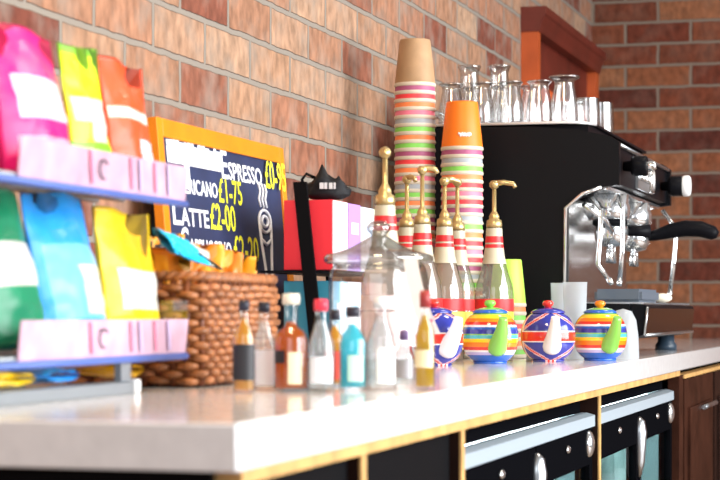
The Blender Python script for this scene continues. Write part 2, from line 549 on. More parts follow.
# ------------------------------------------------------------------ snack bag display rack
ACR = glass('acrylic', (0.97, 0.97, 1.0), 0.10, 0.05)
GREYM = pm('grey_metal', (0.30, 0.33, 0.36), 0.4, 0.5)
BLUEE = pm('blue_edge', (0.07, 0.13, 0.42), 0.4)
STRIP = pm('pink_white_strip', (0.56, 0.36, 0.46), 0.35, var=0.2, scale=22)
INK = pm('dark_ink', (0.06, 0.04, 0.07), 0.5)
PINKI = pm('pink_ink', (0.80, 0.22, 0.36), 0.5)
LILAC = pm('lilac_ink', (0.50, 0.40, 0.62), 0.5)
rack = thing('snack_rack', 'two-tier clear snack display rack with pink price strips on grey feet', 'rack', (0, 0, CT))
RX0, RX1 = 1.66, 2.238
SX0 = 1.785
YF = 0.862
for zz, nm in ((0.045, 'lower_shelf'), (0.226, 'upper_shelf')):
    s = MB()
    for y in (YF + 0.004, YF + 0.042, YF + 0.078, YF + 0.112):
        s.tube([(RX0, y, zz), (RX1, y, zz)], 0.0025, 8)
    s.build(nm, GREYM, rack)
    st = MB().prism([(SX0, YF, zz - 0.002), (SX0, YF - 0.004, zz + 0.038), (SX0, YF - 0.0055, zz + 0.038), (SX0, YF - 0.0015, zz - 0.002)], (RX1 - SX0, 0, 0)).build('price_strip', STRIP, rack)
    MB().tube([(RX0, YF - 0.002, zz - 0.006), (RX1, YF - 0.002, zz - 0.006)], 0.0042).build('shelf_edge', BLUEE, rack)
    # printed marks on the strip: slanted red strokes and one dark squiggle
    for cx, wd, m in ((SX0 + 0.165, 0.006, PINKI), (SX0 + 0.275, 0.005, PINKI), (SX0 + 0.300, 0.007, LILAC), (SX0 + 0.345, 0.005, PINKI), (SX0 + 0.385, 0.008, LILAC)):
        yy = YF - 0.0062
        MB().prism([(cx + 0.006, yy + 0.002, zz + 0.002), (cx + wd + 0.006, yy + 0.002, zz + 0.002), (cx + wd - 0.006, yy - 0.0012, zz + 0.036), (cx - 0.006, yy - 0.0012, zz + 0.036)], (0, -0.0006, 0)).build('printed_slash', m, st)
    cx = SX0 + 0.200
    sq = [(cx + 0.012 * math.cos(a * PI / 9) - 0.003 * math.sin(a * PI / 9), YF - 0.0064 - 0.0012 * math.sin(a * PI / 9), zz + 0.018 + 0.010 * math.sin(a * PI / 9)) for a in range(2, 15)]
    MB().tube(sq, 0.0011, 6).build('dark_squiggle', INK, st)
MB().span((RX1 + 0.001, YF - 0.004, 0.036), (RX1 + 0.004, YF + 0.115, 0.105)).build('end_plate', ACR, rack)
MB().span((RX0 - 0.004, YF - 0.004, 0.036), (RX0 - 0.001, YF + 0.115, 0.27)).build('end_plate', ACR, rack)
for x in (1.70, 2.055):
    f = MB().span((x, YF + 0.004, 0.0145), (x + 0.028, YF + 0.012, 0.0405)).build('foot_post', GREYM, rack)
    MB().span((x, YF + 0.150, 0.0), (x + 0.028, YF + 0.156, 0.40)).build('back_post', GREYM, rack)
MB().span((1.665, YF + 0.000, 0.0), (2.085, YF + 0.022, 0.014), bevel=0.002).build('base_bar', GREYM, rack)
MB().span((2.086, YF - 0.002, 0.0), (2.100, YF + 0.024, 0.016), bevel=0.003).build('end_cap', WHITE, rack)
MB().span((1.665, YF + 0.147, 0.0), (2.11, YF + 0.165, 0.014)).build('base_bar', GREYM, rack)


def pouch(name, W, H, T, mats, mf, loc, rot, label, cat, group, seed=0, crump=0.004, topw=0.97, parent=None):
    """flat-bottomed foil pouch with a crimped top seal; mf(u, v, side) gives the slot"""
    b = MB()
    rs = random.Random(seed)
    ph = [rs.uniform(0, 6) for _ in range(4)]

    def shape(u, v, side):
        uu = abs(2 * u - 1)
        fx = max(0.0, 1 - uu ** 3.0)
        fv = (0.75 + 0.25 * min(1, v / 0.25)) if v < 0.25 else max(0.0, math.cos((v - 0.25) / 0.66 * PI / 2)) if v < 0.91 else 0.0
        th = T / 2 * fx * fv
        n = noise.noise(Vector((u * 4 + seed * 3.1, v * 5, side * 2.0 + seed)))
        n2 = noise.noise(Vector((u * 10 + seed * 1.7, v * 11, side * 3.0)))
        th += (crump * n + crump * 0.5 * n2) * min(1, fv * 3) * min(1, fx * 2)
        wv = 1 - (1 - topw) * v - 0.03 * math.sin(v * PI) * 0.5
        wave = 0.0025 * math.sin(u * 9 + ph[0]) * max(0, v - 0.4) * 2
        x = (2 * u - 1) * W / 2 * wv
        return Vector((x, side * max(th, 0.0006) + wave, v * H + 0.003 * math.sin(u * 5 + ph[1]) * v))
    b.grid(26, 34, lambda u, v: shape(u, v, -1), mf=lambda u, v: mf(u, v, -1))
    b.grid(26, 34, lambda u, v: shape(u, v, 1), mf=lambda u, v: mf(u, v, 1))
    bmesh.ops.remove_doubles(b.bm, verts=b.bm.verts[:], dist=0.0002)
    bmesh.ops.holes_fill(b.bm, edges=[e for e in b.bm.edges if e.is_boundary], sides=0)
    o = b.build(name, mats, parent, loc, rot)
    if label:
        tag(o, label, cat, group)
    return o


def foil(name, c, rough=0.32):
    return pm(name, c, rough + 0.1, 0.0, var=0.12, scale=35, coat=0.12)


MAGENTA = foil('magenta_foil', (0.80, 0.006, 0.18))
CRIMSON = foil('crimson_foil', (0.78, 0.01, 0.08))
LIME = foil('lime_foil', (0.66, 0.80, 0.005))
LEAFG = foil('leaf_foil', (0.20, 0.55, 0.02))
ORNG = foil('orange_foil', (0.86, 0.075, 0.015))
GREENF = foil('green_foil', (0.0, 0.20, 0.09))
BLUEF = foil('blue_foil', (0.01, 0.30, 0.82))
YELF = foil('yellow_foil', (0.93, 0.62, 0.005))
YELD = foil('yellow_dark_foil', (0.82, 0.42, 0.005))
PALEP = foil('pale_pink_panel', (0.70, 0.48, 0.60))
PALEW = foil('pale_white_panel', (0.56, 0.56, 0.51))
PALEB = foil('pale_blue_panel', (0.14, 0.46, 0.78))
PALEG = foil('pale_grey_panel', (0.62, 0.58, 0.62))


def panel(body, rects):
    """slot 0 is the body; rects: (u0, u1, v0, v1, slot) printed on the front"""
    def f(u, v, side):
        if side < 0:
            for u0, u1, v0, v1, s in rects:
                if u0 < u < u1 and v0 < v < v1:
                    return s
        return 0
    return f


LEAN = -0.22
G1, G2 = 'snack pouches on the upper rack shelf', 'snack pouches on the lower rack shelf'
uz, lz = CT + 0.232, CT + 0.050
pouch('snack_pouch', 0.125, 0.165, 0.045, [CRIMSON, PALEP], panel(0, [(0.2, 0.8, 0.25, 0.6, 1)]), (1.745, 0.905, uz), (LEAN, 0, 0.05), 'crimson snack pouch on the upper shelf, at the picture edge', 'snack pouch', G1, 1)
pouch('snack_pouch', 0.155, 0.158, 0.055, [MAGENTA, PALEP, foil('pink_band', (0.86, 0.30, 0.42))], panel(0, [(0.16, 0.86, 0.36, 0.66, 1), (0.1, 0.9, 0.1, 0.25, 2)]),
      (1.915, 0.902, uz), (-0.14, 0.0, -0.04), 'large magenta snack pouch with pale panel on the upper shelf', 'snack pouch', G1, 2)
pouch('snack_pouch', 0.105, 0.155, 0.04, [LIME, PALEW, LEAFG], panel(0, [(0.08, 0.92, 0.45, 0.62, 1), (0.3, 0.7, 0.30, 0.5, 1), (0, 1, 0.93, 1, 2), (0.0, 1.0, 0.0, 0.28, 2)]),
      (2.048, 0.900, uz), (-0.10, 0.0, 0.03), 'lime green snack pouch between the magenta and the orange ones', 'snack pouch', G1, 3)
pouch('snack_pouch', 0.118, 0.152, 0.042, [ORNG, PALEW, PALEG], panel(0, [(0.04, 0.96, 0.52, 0.63, 1), (0.45, 0.9, 0.12, 0.38, 2)]),
      (2.166, 0.900, uz), (-0.10, 0.0, -0.03), 'orange red snack pouch at the right end of the upper shelf', 'snack pouch', G1, 4)
pouch('snack_pouch', 0.14, 0.165, 0.05, [GREENF, PALEW], panel(0, [(0.1, 0.9, 0.35, 0.65, 1)]), (1.868, 0.905, lz + 0.006), (LEAN, 0.0, -0.06), 'dark green snack pouch at the left of the lower shelf', 'snack pouch', G2, 5)
pouch('snack_pouch', 0.145, 0.168, 0.050, [BLUEF, PALEB, PALEW], panel(0, [(0.5, 0.92, 0.18, 0.5, 2), (0.12, 0.88, 0.14, 0.66, 1)]), (2.020, 0.905, lz + 0.006), (-0.19, 0.0, -0.10), 'bright blue snack pouch in the middle of the lower shelf', 'snack pouch', G2, 6)
pouch('snack_pouch', 0.14, 0.160, 0.052, [YELF, PALEW, YELD], panel(0, [(0.16, 0.9, 0.25, 0.55, 1), (0.12, 0.88, 0.56, 0.86, 2)]), (2.164, 0.900, lz), (-0.08, 0.0, -0.06), 'yellow snack pouch at the right end of the lower shelf', 'snack pouch', G2, 7)
# flat packets lying under the lower shelf
for i, (x, m, lab) in enumerate(((1.835, YELF, 'flat yellow packet lying under the left of the lower shelf'), (1.955, BLUEF, 'flat blue packet lying under the lower shelf'),
                                 (2.150, YELD, 'flat amber packet lying under the right end of the lower shelf'))):
    pouch('flat_packet', 0.09, 0.085, 0.016, [m], panel(0, []), (x, 0.890, CT + 0.0235), (-PI / 2 + 0.02, 0, 0.1 * (i - 1)), lab, 'packet', 'packets under the rack', 20 + i, 0.002)

# ------------------------------------------------------------------ chalkboard
SLATE = pm('navy_slate', (0.012, 0.022, 0.075), 0.6, var=0.3, scale=9)
FRAMEO = pm('orange_frame', (0.72, 0.225, 0.006), 0.4, var=0.12, scale=12)
CHALKW = pm('white_chalk', (0.78, 0.79, 0.84), 0.8)
CHALKY = pm('yellow_chalk', (0.86, 0.86, 0.03), 0.8)
BX0, BX1, BH = 2.755, 3.355, 0.381
cb_ = thing('chalkboard', 'navy menu chalkboard in an orange wooden frame leaning on the brick wall', 'chalkboard', (BX0, 1.075, CT + 0.0005))
cb_.rotation_euler = (-0.085, 0, 0)
BW = BX1 - BX0
fw = 0.024
MB().span((fw, 0.002, fw), (BW - fw, 0.012, BH - fw)).build('slate', SLATE, cb_)
MB().span((0, -0.002, 0), (fw, 0.013, BH), bevel=0.001).build('frame_side', FRAMEO, cb_)
MB().span((BW - fw, -0.002, 0), (BW, 0.013, BH), bevel=0.001).build('frame_side', FRAMEO, cb_)
MB().span((fw, -0.002, BH - fw - 0.004), (BW - fw, 0.013, BH), bevel=0.001).build('frame_top', FRAMEO, cb_)
MB().span((fw, -0.002, 0), (BW - fw, 0.013, fw), bevel=0.001).build('frame_bottom', FRAMEO, cb_)


def chalk(body, x0, x1, z0, z1, mat, y=0.0013, small=0.62):
    mesh_obj('chalk_lettering', text_mesh(body, x1 - x0, z1 - z0, small), mat, cb_, (x0 - BX0, y, z0 + 0.015))


# an unreadable run of thick chalk strokes before the first word
s = MB()
rs = random.Random(3)
xx = 2.795
while xx < 3.015:
    wd = rs.uniform(0.010, 0.017)
    hh = rs.uniform(0.030, 0.038)
    s.span((xx - BX0, 0.0009, 0.302), (xx + wd - BX0, 0.0015, 0.302 + hh))
    xx += wd + rs.uniform(0.001, 0.004)
s.span((2.795 - BX0, 0.0009, 0.326), (3.015 - BX0, 0.0014, 0.333))
s.span((2.795 - BX0, 0.0009, 0.303), (3.01 - BX0, 0.0014, 0.309))
s.span((2.865 - BX0, 0.0009, 0.265), (2.885 - BX0, 0.0015, 0.303))
for v in s.bm.verts:
    v.co.z += 0.015
s.build('chalk_smear', CHALKW, cb_)
chalk('Espresso', 3.032, 3.232, 0.292, 0.338, CHALKW)
chalk('£0-95', 3.240, 3.352, 0.288, 0.338, CHALKY, -0.0026, 0.8)
chalk('Americano', 2.795, 3.005, 0.258, 0.296, CHALKW)
chalk('£1-75', 3.010, 3.122, 0.252, 0.292, CHALKY, small=0.8)
chalk('Latte', 2.800, 2.955, 0.208, 0.252, CHALKW)
chalk('£2-00', 2.962, 3.080, 0.207, 0.250, CHALKY, small=0.8)
chalk('Cappuccino', 2.825, 3.050, 0.160, 0.206, CHALKW)
chalk('£2-20', 3.060, 3.185, 0.160, 0.202, CHALKY, small=0.8)
# chalk drawing of a tall glass with steam
d = MB()


def dl(pts, r=0.0028, closed=False):
    d.tube([(x - BX0 - 0.035, 0.0006, z + 0.008) for x, z in pts], r, 6, closed=closed)


dl([(3.262 + 0.030 * math.cos(a * PI / 12), 0.238 + 0.019 * math.sin(a * PI / 12)) for a in range(24)], closed=True)
dl([(3.262 + 0.016 * math.cos(a * PI / 6), 0.238 + 0.009 * math.sin(a * PI / 6)) for a in range(12)], closed=True)
dl([(3.232, 0.238), (3.236, 0.20), (3.246, 0.16), (3.250, 0.135), (3.243, 0.118)])
dl([(3.292, 0.238), (3.288, 0.20), (3.280, 0.16), (3.277, 0.135), (3.284, 0.118)])
dl([(3.243, 0.118), (3.284, 0.118)])
dl([(3.240, 0.206), (3.262, 0.198), (3.285, 0.206)])
for sx in (3.246, 3.262, 3.278):
    dl([(sx, 0.262), (sx - 0.006, 0.276), (sx + 0.004, 0.290), (sx - 0.004, 0.302)], 0.0022)
d.build('chalk_drawing', CHALKW, cb_)

# ------------------------------------------------------------------ wicker basket and its snacks
WICK = pm('wicker', (0.34, 0.125, 0.042), 0.5, var=0.45, scale=70, coat=0.15)
WICKD = pm('wicker_dark', (0.17, 0.05, 0.018), 0.5, var=0.4, scale=70)
bk = thing('wicker_basket', 'brown woven wicker basket holding crisp packets beside the snack rack', 'basket', (2.26, 0.844, CT))
BL, BD, BHt = 0.308, 0.195, 0.134


def rrect(t, ins, flare):
    """point on the rounded rectangle at perimeter parameter t (0..1) inset by ins"""
    w_, d_ = BL - 2 * ins + 2 * flare, BD - 2 * ins + 2 * flare
    r = 0.018
    segs = [('l', (-w_ / 2 + r, -d_ / 2), (w_ / 2 - r, -d_ / 2)), ('a', (w_ / 2 - r, -d_ / 2 + r), -90), ('l', (w_ / 2, -d_ / 2 + r), (w_ / 2, d_ / 2 - r)), ('a', (w_ / 2 - r, d_ / 2 - r), 0),
            ('l', (w_ / 2 - r, d_ / 2), (-w_ / 2 + r, d_ / 2)), ('a', (-w_ / 2 + r, d_ / 2 - r), 90), ('l', (-w_ / 2, d_ / 2 - r), (-w_ / 2, -d_ / 2 + r)), ('a', (-w_ / 2 + r, -d_ / 2 + r), 180)]
    lens = [((Vector(s[2]) - Vector(s[1])).length if s[0] == 'l' else r * PI / 2) for s in segs]
    dd = (t % 1.0) * sum(lens)
    for s, L in zip(segs, lens):
        if dd <= L:
            k = dd / L
            if s[0] == 'l':
                return Vector(s[1]).lerp(Vector(s[2]), k)
            a = math.radians(s[2] + 90 * k)
            return Vector(s[1]) + Vector((math.cos(a), math.sin(a))) * r
        dd -= L
    return Vector(segs[0][1])


ctr = Vector((BL / 2, BD / 2))
NST = 50
ROWS = 14
b = MB()
for r_ in range(ROWS):
    z = 0.008 + r_ * (BHt - 0.012) / ROWS
    pts = []
    n = NST * 4
    for i in range(n):
        tt = i / n
        off = 0.0050 * math.sin(tt * NST * PI + (PI if r_ % 2 else 0))
        p = rrect(tt, 0.009 - off, 0.0) + ctr
        pts.append((p.x, p.y, z + 0.001 * math.sin(tt * 37 + r_)))
    b.tube(pts, 0.0049, 6, closed=True)
b.build('weave', WICK, bk)
b = MB()
for i in range(NST):
    a0 = rrect((i + 0.5) / NST, 0.009, 0.0) + ctr
    a1 = rrect((i + 0.5) / NST, 0.009, 0.0) + ctr
    b.tube([(a0.x, a0.y, 0.002), (a1.x, a1.y, BHt)], 0.004, 6)
b.build('stakes', WICKD, bk)
b = MB()
for k in (0, 1):
    pts = []
    for i in range(200):
        tt = i / 200
        a = tt * 2 * PI * 36 + k * PI
        p = rrect(tt, 0.009 - 0.003 * math.cos(a), 0.0) + ctr
        pts.append((p.x, p.y, BHt + 0.001 + 0.003 * math.sin(a)))
    b.tube(pts, 0.0042, 6, closed=True)
b.build('rim', WICK, bk)
MB().span((0.02, 0.02, 0.002), (BL - 0.02, BD - 0.02, 0.008)).build('base', WICKD, bk)

CRISP = foil('orange_crisp_foil', (0.88, 0.36, 0.01), 0.28)
CRISP2 = foil('amber_crisp_foil', (0.78, 0.22, 0.008), 0.28)
CYANP = foil('cyan_foil', (0.0, 0.50, 0.85), 0.28)
BLKF = foil('black_foil', (0.015, 0.012, 0.012), 0.3)
G3 = 'packets in the wicker basket'
sp = [
    (2.310, 0.975, 0.166, CRISP2, BLKF, (-0.08, 0.06, -1.30), 'amber crisp packet at the back left of the basket'),
    (2.312, 0.903, 0.156, CRISP, CRISP2, (-0.10, -0.08, -1.25), 'orange crisp packet behind the cyan one at the near end of the basket'),
    (2.365, 0.975, 0.172, CRISP, BLKF, (-0.08, -0.06, -1.35), 'orange and black crisp packet in the middle of the basket toward the wall'),
    (2.372, 0.903, 0.162, CRISP2, CRISP, (-0.10, 0.08, -1.20), 'crumpled amber crisp packet in the middle of the basket at the front'),
    (2.425, 0.975, 0.176, BLKF, CRISP, (-0.05, 0.05, -1.30), 'black crisp packet standing at the back of the basket'),
    (2.432, 0.903, 0.156, CRISP, CRISP2, (-0.10, 0.10, -1.25), 'orange crisp packet toward the far end of the basket at the front'),
    (2.490, 0.975, 0.170, CRISP2, BLKF, (-0.05, 0.05, -1.40), 'amber crisp packet at the far end of the basket toward the wall'),
    (2.500, 0.903, 0.154, BLKF, CRISP, (-0.03, 0.08, -1.45), 'black crisp packet at the far front corner of the basket'),
]
for i, (x, y, h, m1, m2, rot, lab) in enumerate(sp):
    pouch('crisp_packet', 0.064, h, 0.028, [m1, m2], panel(0, [(0, 1, 0.93, 1, 1), (0.55, 1.0, 0.60, 0.93, 1)]), (x, y, CT + 0.016), rot, lab, 'crisp packet', G3, 30 + i, 0.010, 0.93)
zl = Vector((0.105, -0.020, -0.020)).normalized()
nf = Vector((-0.55, -0.45, 0.7))
nf = (nf - zl * nf.dot(zl)).normalized()
yl = -nf
xl = yl.cross(zl)
em = Matrix((xl, yl, zl)).transposed().to_euler()
pouch('crisp_packet', 0.050, 0.112, 0.014, [CYANP, PALEW], panel(0, [(0.0, 1, 0.74, 1.0, 1)]), (2.256, 0.895, CT + 0.178), em, 'cyan and white packet lying over the near end of the basket', 'crisp packet', G3, 41, 0.003)

# ------------------------------------------------------------------ tea box stand behind the jar
REDB = pm('red_card', (0.78, 0.03, 0.05), 0.45)
WHB = pm('white_card', (0.88, 0.82, 0.88), 0.45)
PURB = pm('purple_card', (0.45, 0.25, 0.72), 0.45)
BLUB = pm('pale_blue_card', (0.55, 0.68, 0.90), 0.45)
TEALB = pm('teal_card', (0.03, 0.22, 0.34), 0.45)
PNKB = pm('pink_card', (0.86, 0.50, 0.58), 0.45)
GRNB = pm('green_card', (0.35, 0.72, 0.25), 0.45)
SKYB = pm('sky_card', (0.30, 0.62, 0.82), 0.45)
st = thing('tea_stand', 'black two-shelf tea box stand between the chalkboard and the glass jar', 'stand', (3.07, 0.93, CT))
SW, SD = 0.35, 0.15
for y in (0.010, 0.112):
    MB().span((SW, y - 0.005, 0), (SW + 0.010, y + 0.005, 0.27)).build('post', BLACK, st)
for z in (0.012, 0.1545):
    MB().span((-0.009, -0.012, z), (SW, 0.118, z + 0.004)).build('shelf', BLACK, st)
# slim leaning side bar that crosses the red boxes
MB().prism([(-0.010, 0.006, 0.0), (-0.010, 0.028, 0.0), (-0.010, 0.060, 0.30), (-0.010, 0.038, 0.30)], (-0.006, 0, 0)).build('side_bar', BLACKM, st)


def tea_box(name, x, z, w_, h, d_, front, side, band, label, grp):
    t = thing(name, label, 'tea box', (3.07 + x, 0.93, CT + z), 0, grp)
    MB().span((0, 0, 0), (w_, d_, h), bevel=0.001).build('carton', side, t)
    MB().span((0.001, -0.0012, 0.001), (w_ - 0.001, -0.0001, h - 0.001)).build('front_print', front, t)
    MB().span((w_ * 0.25, -0.002, h * 0.55), (w_ * 0.8, -0.0013, h * 0.72)).build('print_band', band, t)
    return t


GT, GB = 'tea boxes on the upper shelf', 'tea boxes on the lower shelf'
tea_box('tea_box', 0.004, 0.159, 0.084, 0.113, 0.082, WHB, REDB, PNKB, 'red-sided white tea box on the upper shelf next to the black bar', GT)
tea_box('tea_box', 0.091, 0.159, 0.074, 0.112, 0.08, PURB, PURB, WHB, 'purple tea box second on the upper shelf', GT)
tea_box('tea_box', 0.168, 0.159, 0.082, 0.110, 0.08, WHB, BLUB, BLUB, 'white and blue tea box third on the upper shelf', GT)
tea_box('tea_box', 0.253, 0.159, 0.082, 0.110, 0.08, WHB, GRNB, GRNB, 'white and green tea box at the far end of the upper shelf', GT)
tea_box('tea_box', 0.004, 0.0165, 0.080, 0.125, 0.082, SKYB, TEALB, WHB, 'teal-sided sky blue tea box on the lower shelf seen behind the jar', GB)
tea_box('tea_box', 0.087, 0.0165, 0.080, 0.125, 0.08, WHB, WHB, SKYB, 'white tea box second on the lower shelf behind the jar', GB)
tea_box('tea_box', 0.170, 0.0165, 0.080, 0.125, 0.08, PNKB, PNKB, WHB, 'pink tea box third on the lower shelf behind the jar', GB)
tea_box('tea_box', 0.253, 0.0165, 0.080, 0.125, 0.08, WHB, PNKB, PURB, 'white and mauve tea box at the far end of the lower shelf', GB)
# black bag lying on the boxes
bg = MB()


def bagf(u, v):
    a = 2 * PI * u
    r = math.sin(v * PI) ** 0.55
    z = -math.cos(v * PI)
    p = Vector((0.040 * r * math.cos(a), 0.021 * r * math.sin(a), 0.016 * z + 0.016))
    k = 1 + 0.20 * noise.noise(Vector((p.x * 45, p.y * 45, p.z * 45 + 5))) + 0.12 * noise.noise(Vector((p.x * 120, p.y * 120, p.z * 120)))
    p = Vector((p.x * k, p.y * k, p.z if v < 0.4 else p.z * k))
    if v > 0.5:
        pk = max(0, 1 - (abs(p.x + 0.008) / 0.020)) ** 1.4 * max(0, 1 - (p.y / 0.03) ** 2)
        p.z += 0.027 * pk + 0.007 * max(0, 1 - abs(p.x - 0.020) / 0.012)
    p.z = max(p.z, 0.001)
    return p


bg.grid(36, 24, bagf)
bagt = thing('black_bag', 'small crumpled black bag with grey print lying on the tea boxes', 'bag', (3.118, 0.953, CT + 0.2735), -1.25)
bmesh.ops.remove_doubles(bg.bm, verts=bg.bm.verts[:], dist=0.0003)
bg.build('bag_body', pm('black_bag_cloth', (0.008, 0.008, 0.010), 0.55, spec=0.25), bagt)
s = MB()
for i, wd in enumerate((0.011, 0.008, 0.010, 0.006)):
    s.span((-0.012 + i * 0.0075, -0.0270, 0.017), (-0.012 + i * 0.0075 + wd * 0.6, -0.0245, 0.027))
s.build('grey_print', pm('grey_print', (0.5, 0.5, 0.52), 0.5), bagt)
MB().tube([(-0.038, 0, 0.014), (-0.040, 0.0, 0.034), (-0.033, 0, 0.043), (-0.018, 0, 0.036)], 0.0026).build('bag_strap', BLACK, bagt)

# ------------------------------------------------------------------ glass jar
jar = thing('glass_jar', 'large clear glass cookie jar with flared lid behind the miniature bottles', 'jar', (2.65, 0.735, CT))
MB().lathe([(0.0, 0.0), (0.058, 0.0), (0.066, 0.006), (0.069, 0.02), (0.069, 0.135), (0.066, 0.15), (0.062, 0.157)], 48, cap=False).build('jar_body', glass('jar_glass', (0.97, 0.98, 0.98), 0.12, 0.02, 0.55), jar)
ld = MB().lathe([(0.058, 0.150), (0.060, 0.158), (0.071, 0.158), (0.0755, 0.161), (0.0755, 0.167), (0.071, 0.1705), (0.056, 0.174), (0.040, 0.1795), (0.027, 0.1865), (0.017, 0.1925), (0.010, 0.1965)], 48, cap=False).build('lid', glass('lid_glass', (0.80, 0.82, 0.82), 0.24, 0.05, 0.45), jar)
MB().lathe([(0.010, 0.1965), (0.012, 0.199), (0.0165, 0.204), (0.0165, 0.210), (0.010, 0.216), (0.0, 0.217)], 24, cap=False).build('lid_knob', glass('lid_glass'), ld)
# paper tag that hangs from the lid rim
tg = MB()


def tagf(u, v):
    return Vector((-0.056 - 0.006 * math.sin(v * PI), -0.050 - 0.014 * v - 0.012 * v * v - (0.019 + 0.006 * v) * u, 0.164 - 0.102 * v))


tg.grid(4, 14, tagf)
o = tg.build('hanging_tag', PAPER, None, (2.65, 0.735, CT), fix=False)
tag(o, 'white paper tag hanging at the right side of the glass jar', 'tag')
MB().span((-0.0006, 0, 0), (0.0006, 0.010, 0.005)).build('red_print', PINKI, o, (-0.0628, -0.085, 0.110))
MB().span((-0.0006, 0, 0), (0.0006, 0.012, 0.004)).build('red_print', PINKI, o, (-0.0618, -0.092, 0.078))

# ------------------------------------------------------------------ miniature bottles
def mini(loc, h, r, shape, liq, cap, labels, label, level=0.9, caph=0.012, rz=0.0):
    """labels: list of (z0, z1, phi0, phi1, material) wrapped on the body; phi=180 deg faces the lens"""
    t = thing('miniature_bottle', label, 'bottle', loc, rz, 'miniature spirit bottles along the worktop')
    if shape == 'slim':
        prof = [(0.0, 0.0), (0.92, 0.0), (1.0, 0.02), (1.0, 0.60), (0.86, 0.68), (0.50, 0.78), (0.40, 0.84), (0.40, 0.93)]
    elif shape == 'flask':
        prof = [(0.0, 0.0), (0.90, 0.0), (1.0, 0.03), (1.0, 0.56), (0.80, 0.64), (0.42, 0.69), (0.36, 0.74), (0.38, 0.93)]
    else:
        prof = [(0.0, 0.0), (0.92, 0.0), (1.0, 0.02), (1.0, 0.50), (0.82, 0.62), (0.55, 0.74), (0.42, 0.82), (0.42, 0.93)]
    pr = [(a * r, z * h) for a, z in prof]
    MB().lathe(pr, 24, cap=False).build('glass_body', glass('mini_glass', (0.97, 0.98, 0.98), 0.08, 0.03, 0.6), t)
    if liq is not None:
        lp = [(0.0, 0.004)] + [(max(0, a - 0.0018), max(z, 0.004)) for a, z in pr[1:] if z <= level * h]
        zl = lp[-1][1]
        lp.append((0.0, zl + 0.0005))
        MB().lathe(lp, 24, cap=False).build('drink', liq, t)
    MB().lathe([(0.0, h * 0.925), (r * 0.50, h * 0.925), (r * 0.52, h * 0.93 + caph * 0.5), (r * 0.48, h * 0.93 + caph), (0.0, h * 0.93 + caph + 0.0005)], 18, cap=False).build('cap', cap, t)
    for z0, z1, a0, a1, m in labels:
        b = MB()
        b.grid(14, 1, lambda u, v: Vector(((r + 0.0006) * math.cos(math.radians(a0 + (a1 - a0) * u)), (r + 0.0006) * math.sin(math.radians(a0 + (a1 - a0) * u)), (z0 + (z1 - z0) * v) * h)))
        b.build('paper_label', m, t, fix=False)
    return t


def at(px, D):
    """a point of the worktop seen at picture column px at distance D along the lens axis"""
    u = (px - 360) / 2000
    return (D * (0.9611 + 0.2763 * u), D * (0.2763 - 0.9611 * u), CT)


AMB = liquid('amber_liquid', (0.80, 0.22, 0.015), 0.35)
GLD = liquid('golden_liquid', (0.90, 0.55, 0.06), 0.4)
TEAL = liquid('teal_liquid', (0.14, 0.80, 0.92), 0.4)
CLR = liquid('clear_liquid', (0.92, 0.96, 0.98), 0.75)
OLV = liquid('olive_gold_liquid', (0.80, 0.58, 0.05), 0.3)
LBK = pm('black_label', (0.02, 0.02, 0.025), 0.5)
LPB = pm('pale_blue_label', (0.82, 0.89, 0.98), 0.5)
LCR = pm('cream_label', (0.90, 0.80, 0.52), 0.5)
LWH = pm('white_label', (0.90, 0.92, 0.92), 0.5)
LRD = pm('red_label', (0.72, 0.10, 0.08), 0.5)
LGR = pm('pale_green_label', (0.55, 0.86, 0.70), 0.5)
LGY = pm('grey_label', (0.45, 0.46, 0.52), 0.5)
CAPW = pm('cream_cap', (0.88, 0.82, 0.68), 0.4)
CAPR = pm('red_cap', (0.85, 0.04, 0.08), 0.35)
CAPB = pm('black_cap', (0.015, 0.015, 0.03), 0.35)
CAPM = pm('maroon_cap', (0.35, 0.04, 0.04), 0.35)
mini(at(244, 2.27), 0.100, 0.0125, 'slim', GLD, CAPB, [(0.14, 0.55, 90, 270, LBK)], 'golden miniature bottle with black label, leftmost of the row by the basket')
mini(at(264, 2.34), 0.098, 0.0140, 'round', CLR, CAPB, [(0.06, 0.48, 90, 270, LPB)], 'clear miniature bottle with a pale blue label beside the golden one')
mini(at(291, 2.31), 0.108, 0.0198, 'flask', AMB, CAPW, [(0.30, 0.44, 130, 178, LBK), (0.08, 0.42, 188, 235, LCR)], 'stout amber miniature bottle with cream cap and label')
mini(at(321, 2.30), 0.100, 0.0158, 'round', CLR, CAPR, [(0.10, 0.40, 150, 250, LPB)], 'clear miniature bottle with a bright red cap', caph=0.013)
mini(at(335, 2.45), 0.088, 0.0120, 'slim', GLD, CAPB, [(0.10, 0.50, 90, 270, LRD)], 'small miniature bottle with red label behind the red-capped one')
mini(at(353, 2.33), 0.092, 0.0165, 'slim', TEAL, CAPB, [(0.12, 0.45, 175, 240, LGR)], 'turquoise miniature bottle with black cap')
mini(at(381, 2.34), 0.104, 0.0175, 'round', CLR, pm('clear_cap', (0.80, 0.84, 0.86), 0.3), [(0.08, 0.48, 180, 260, LWH)], 'clear miniature bottle with white label, right of the turquoise one')
mini(at(404, 2.40), 0.062, 0.0115, 'slim', CLR, pm('violet_cap', (0.13, 0.08, 0.20), 0.4), [(0.2, 0.55, 120, 250, LGY)], 'tiny clear miniature bottle with dark violet cap', caph=0.012)
mini(at(425, 2.36), 0.104, 0.0122, 'slim', OLV, CAPM, [(0.25, 0.45, 120, 240, LCR)], 'slim yellow miniature bottle with maroon cap, rightmost of the row', caph=0.020)

# ------------------------------------------------------------------ syrup bottles with gold pumps
CREAM = pm('cream_neck', (0.56, 0.52, 0.39), 0.35)
SYRG = glass('syrup_glass', (0.97, 0.97, 0.95), 0.10, 0.03, 0.6)


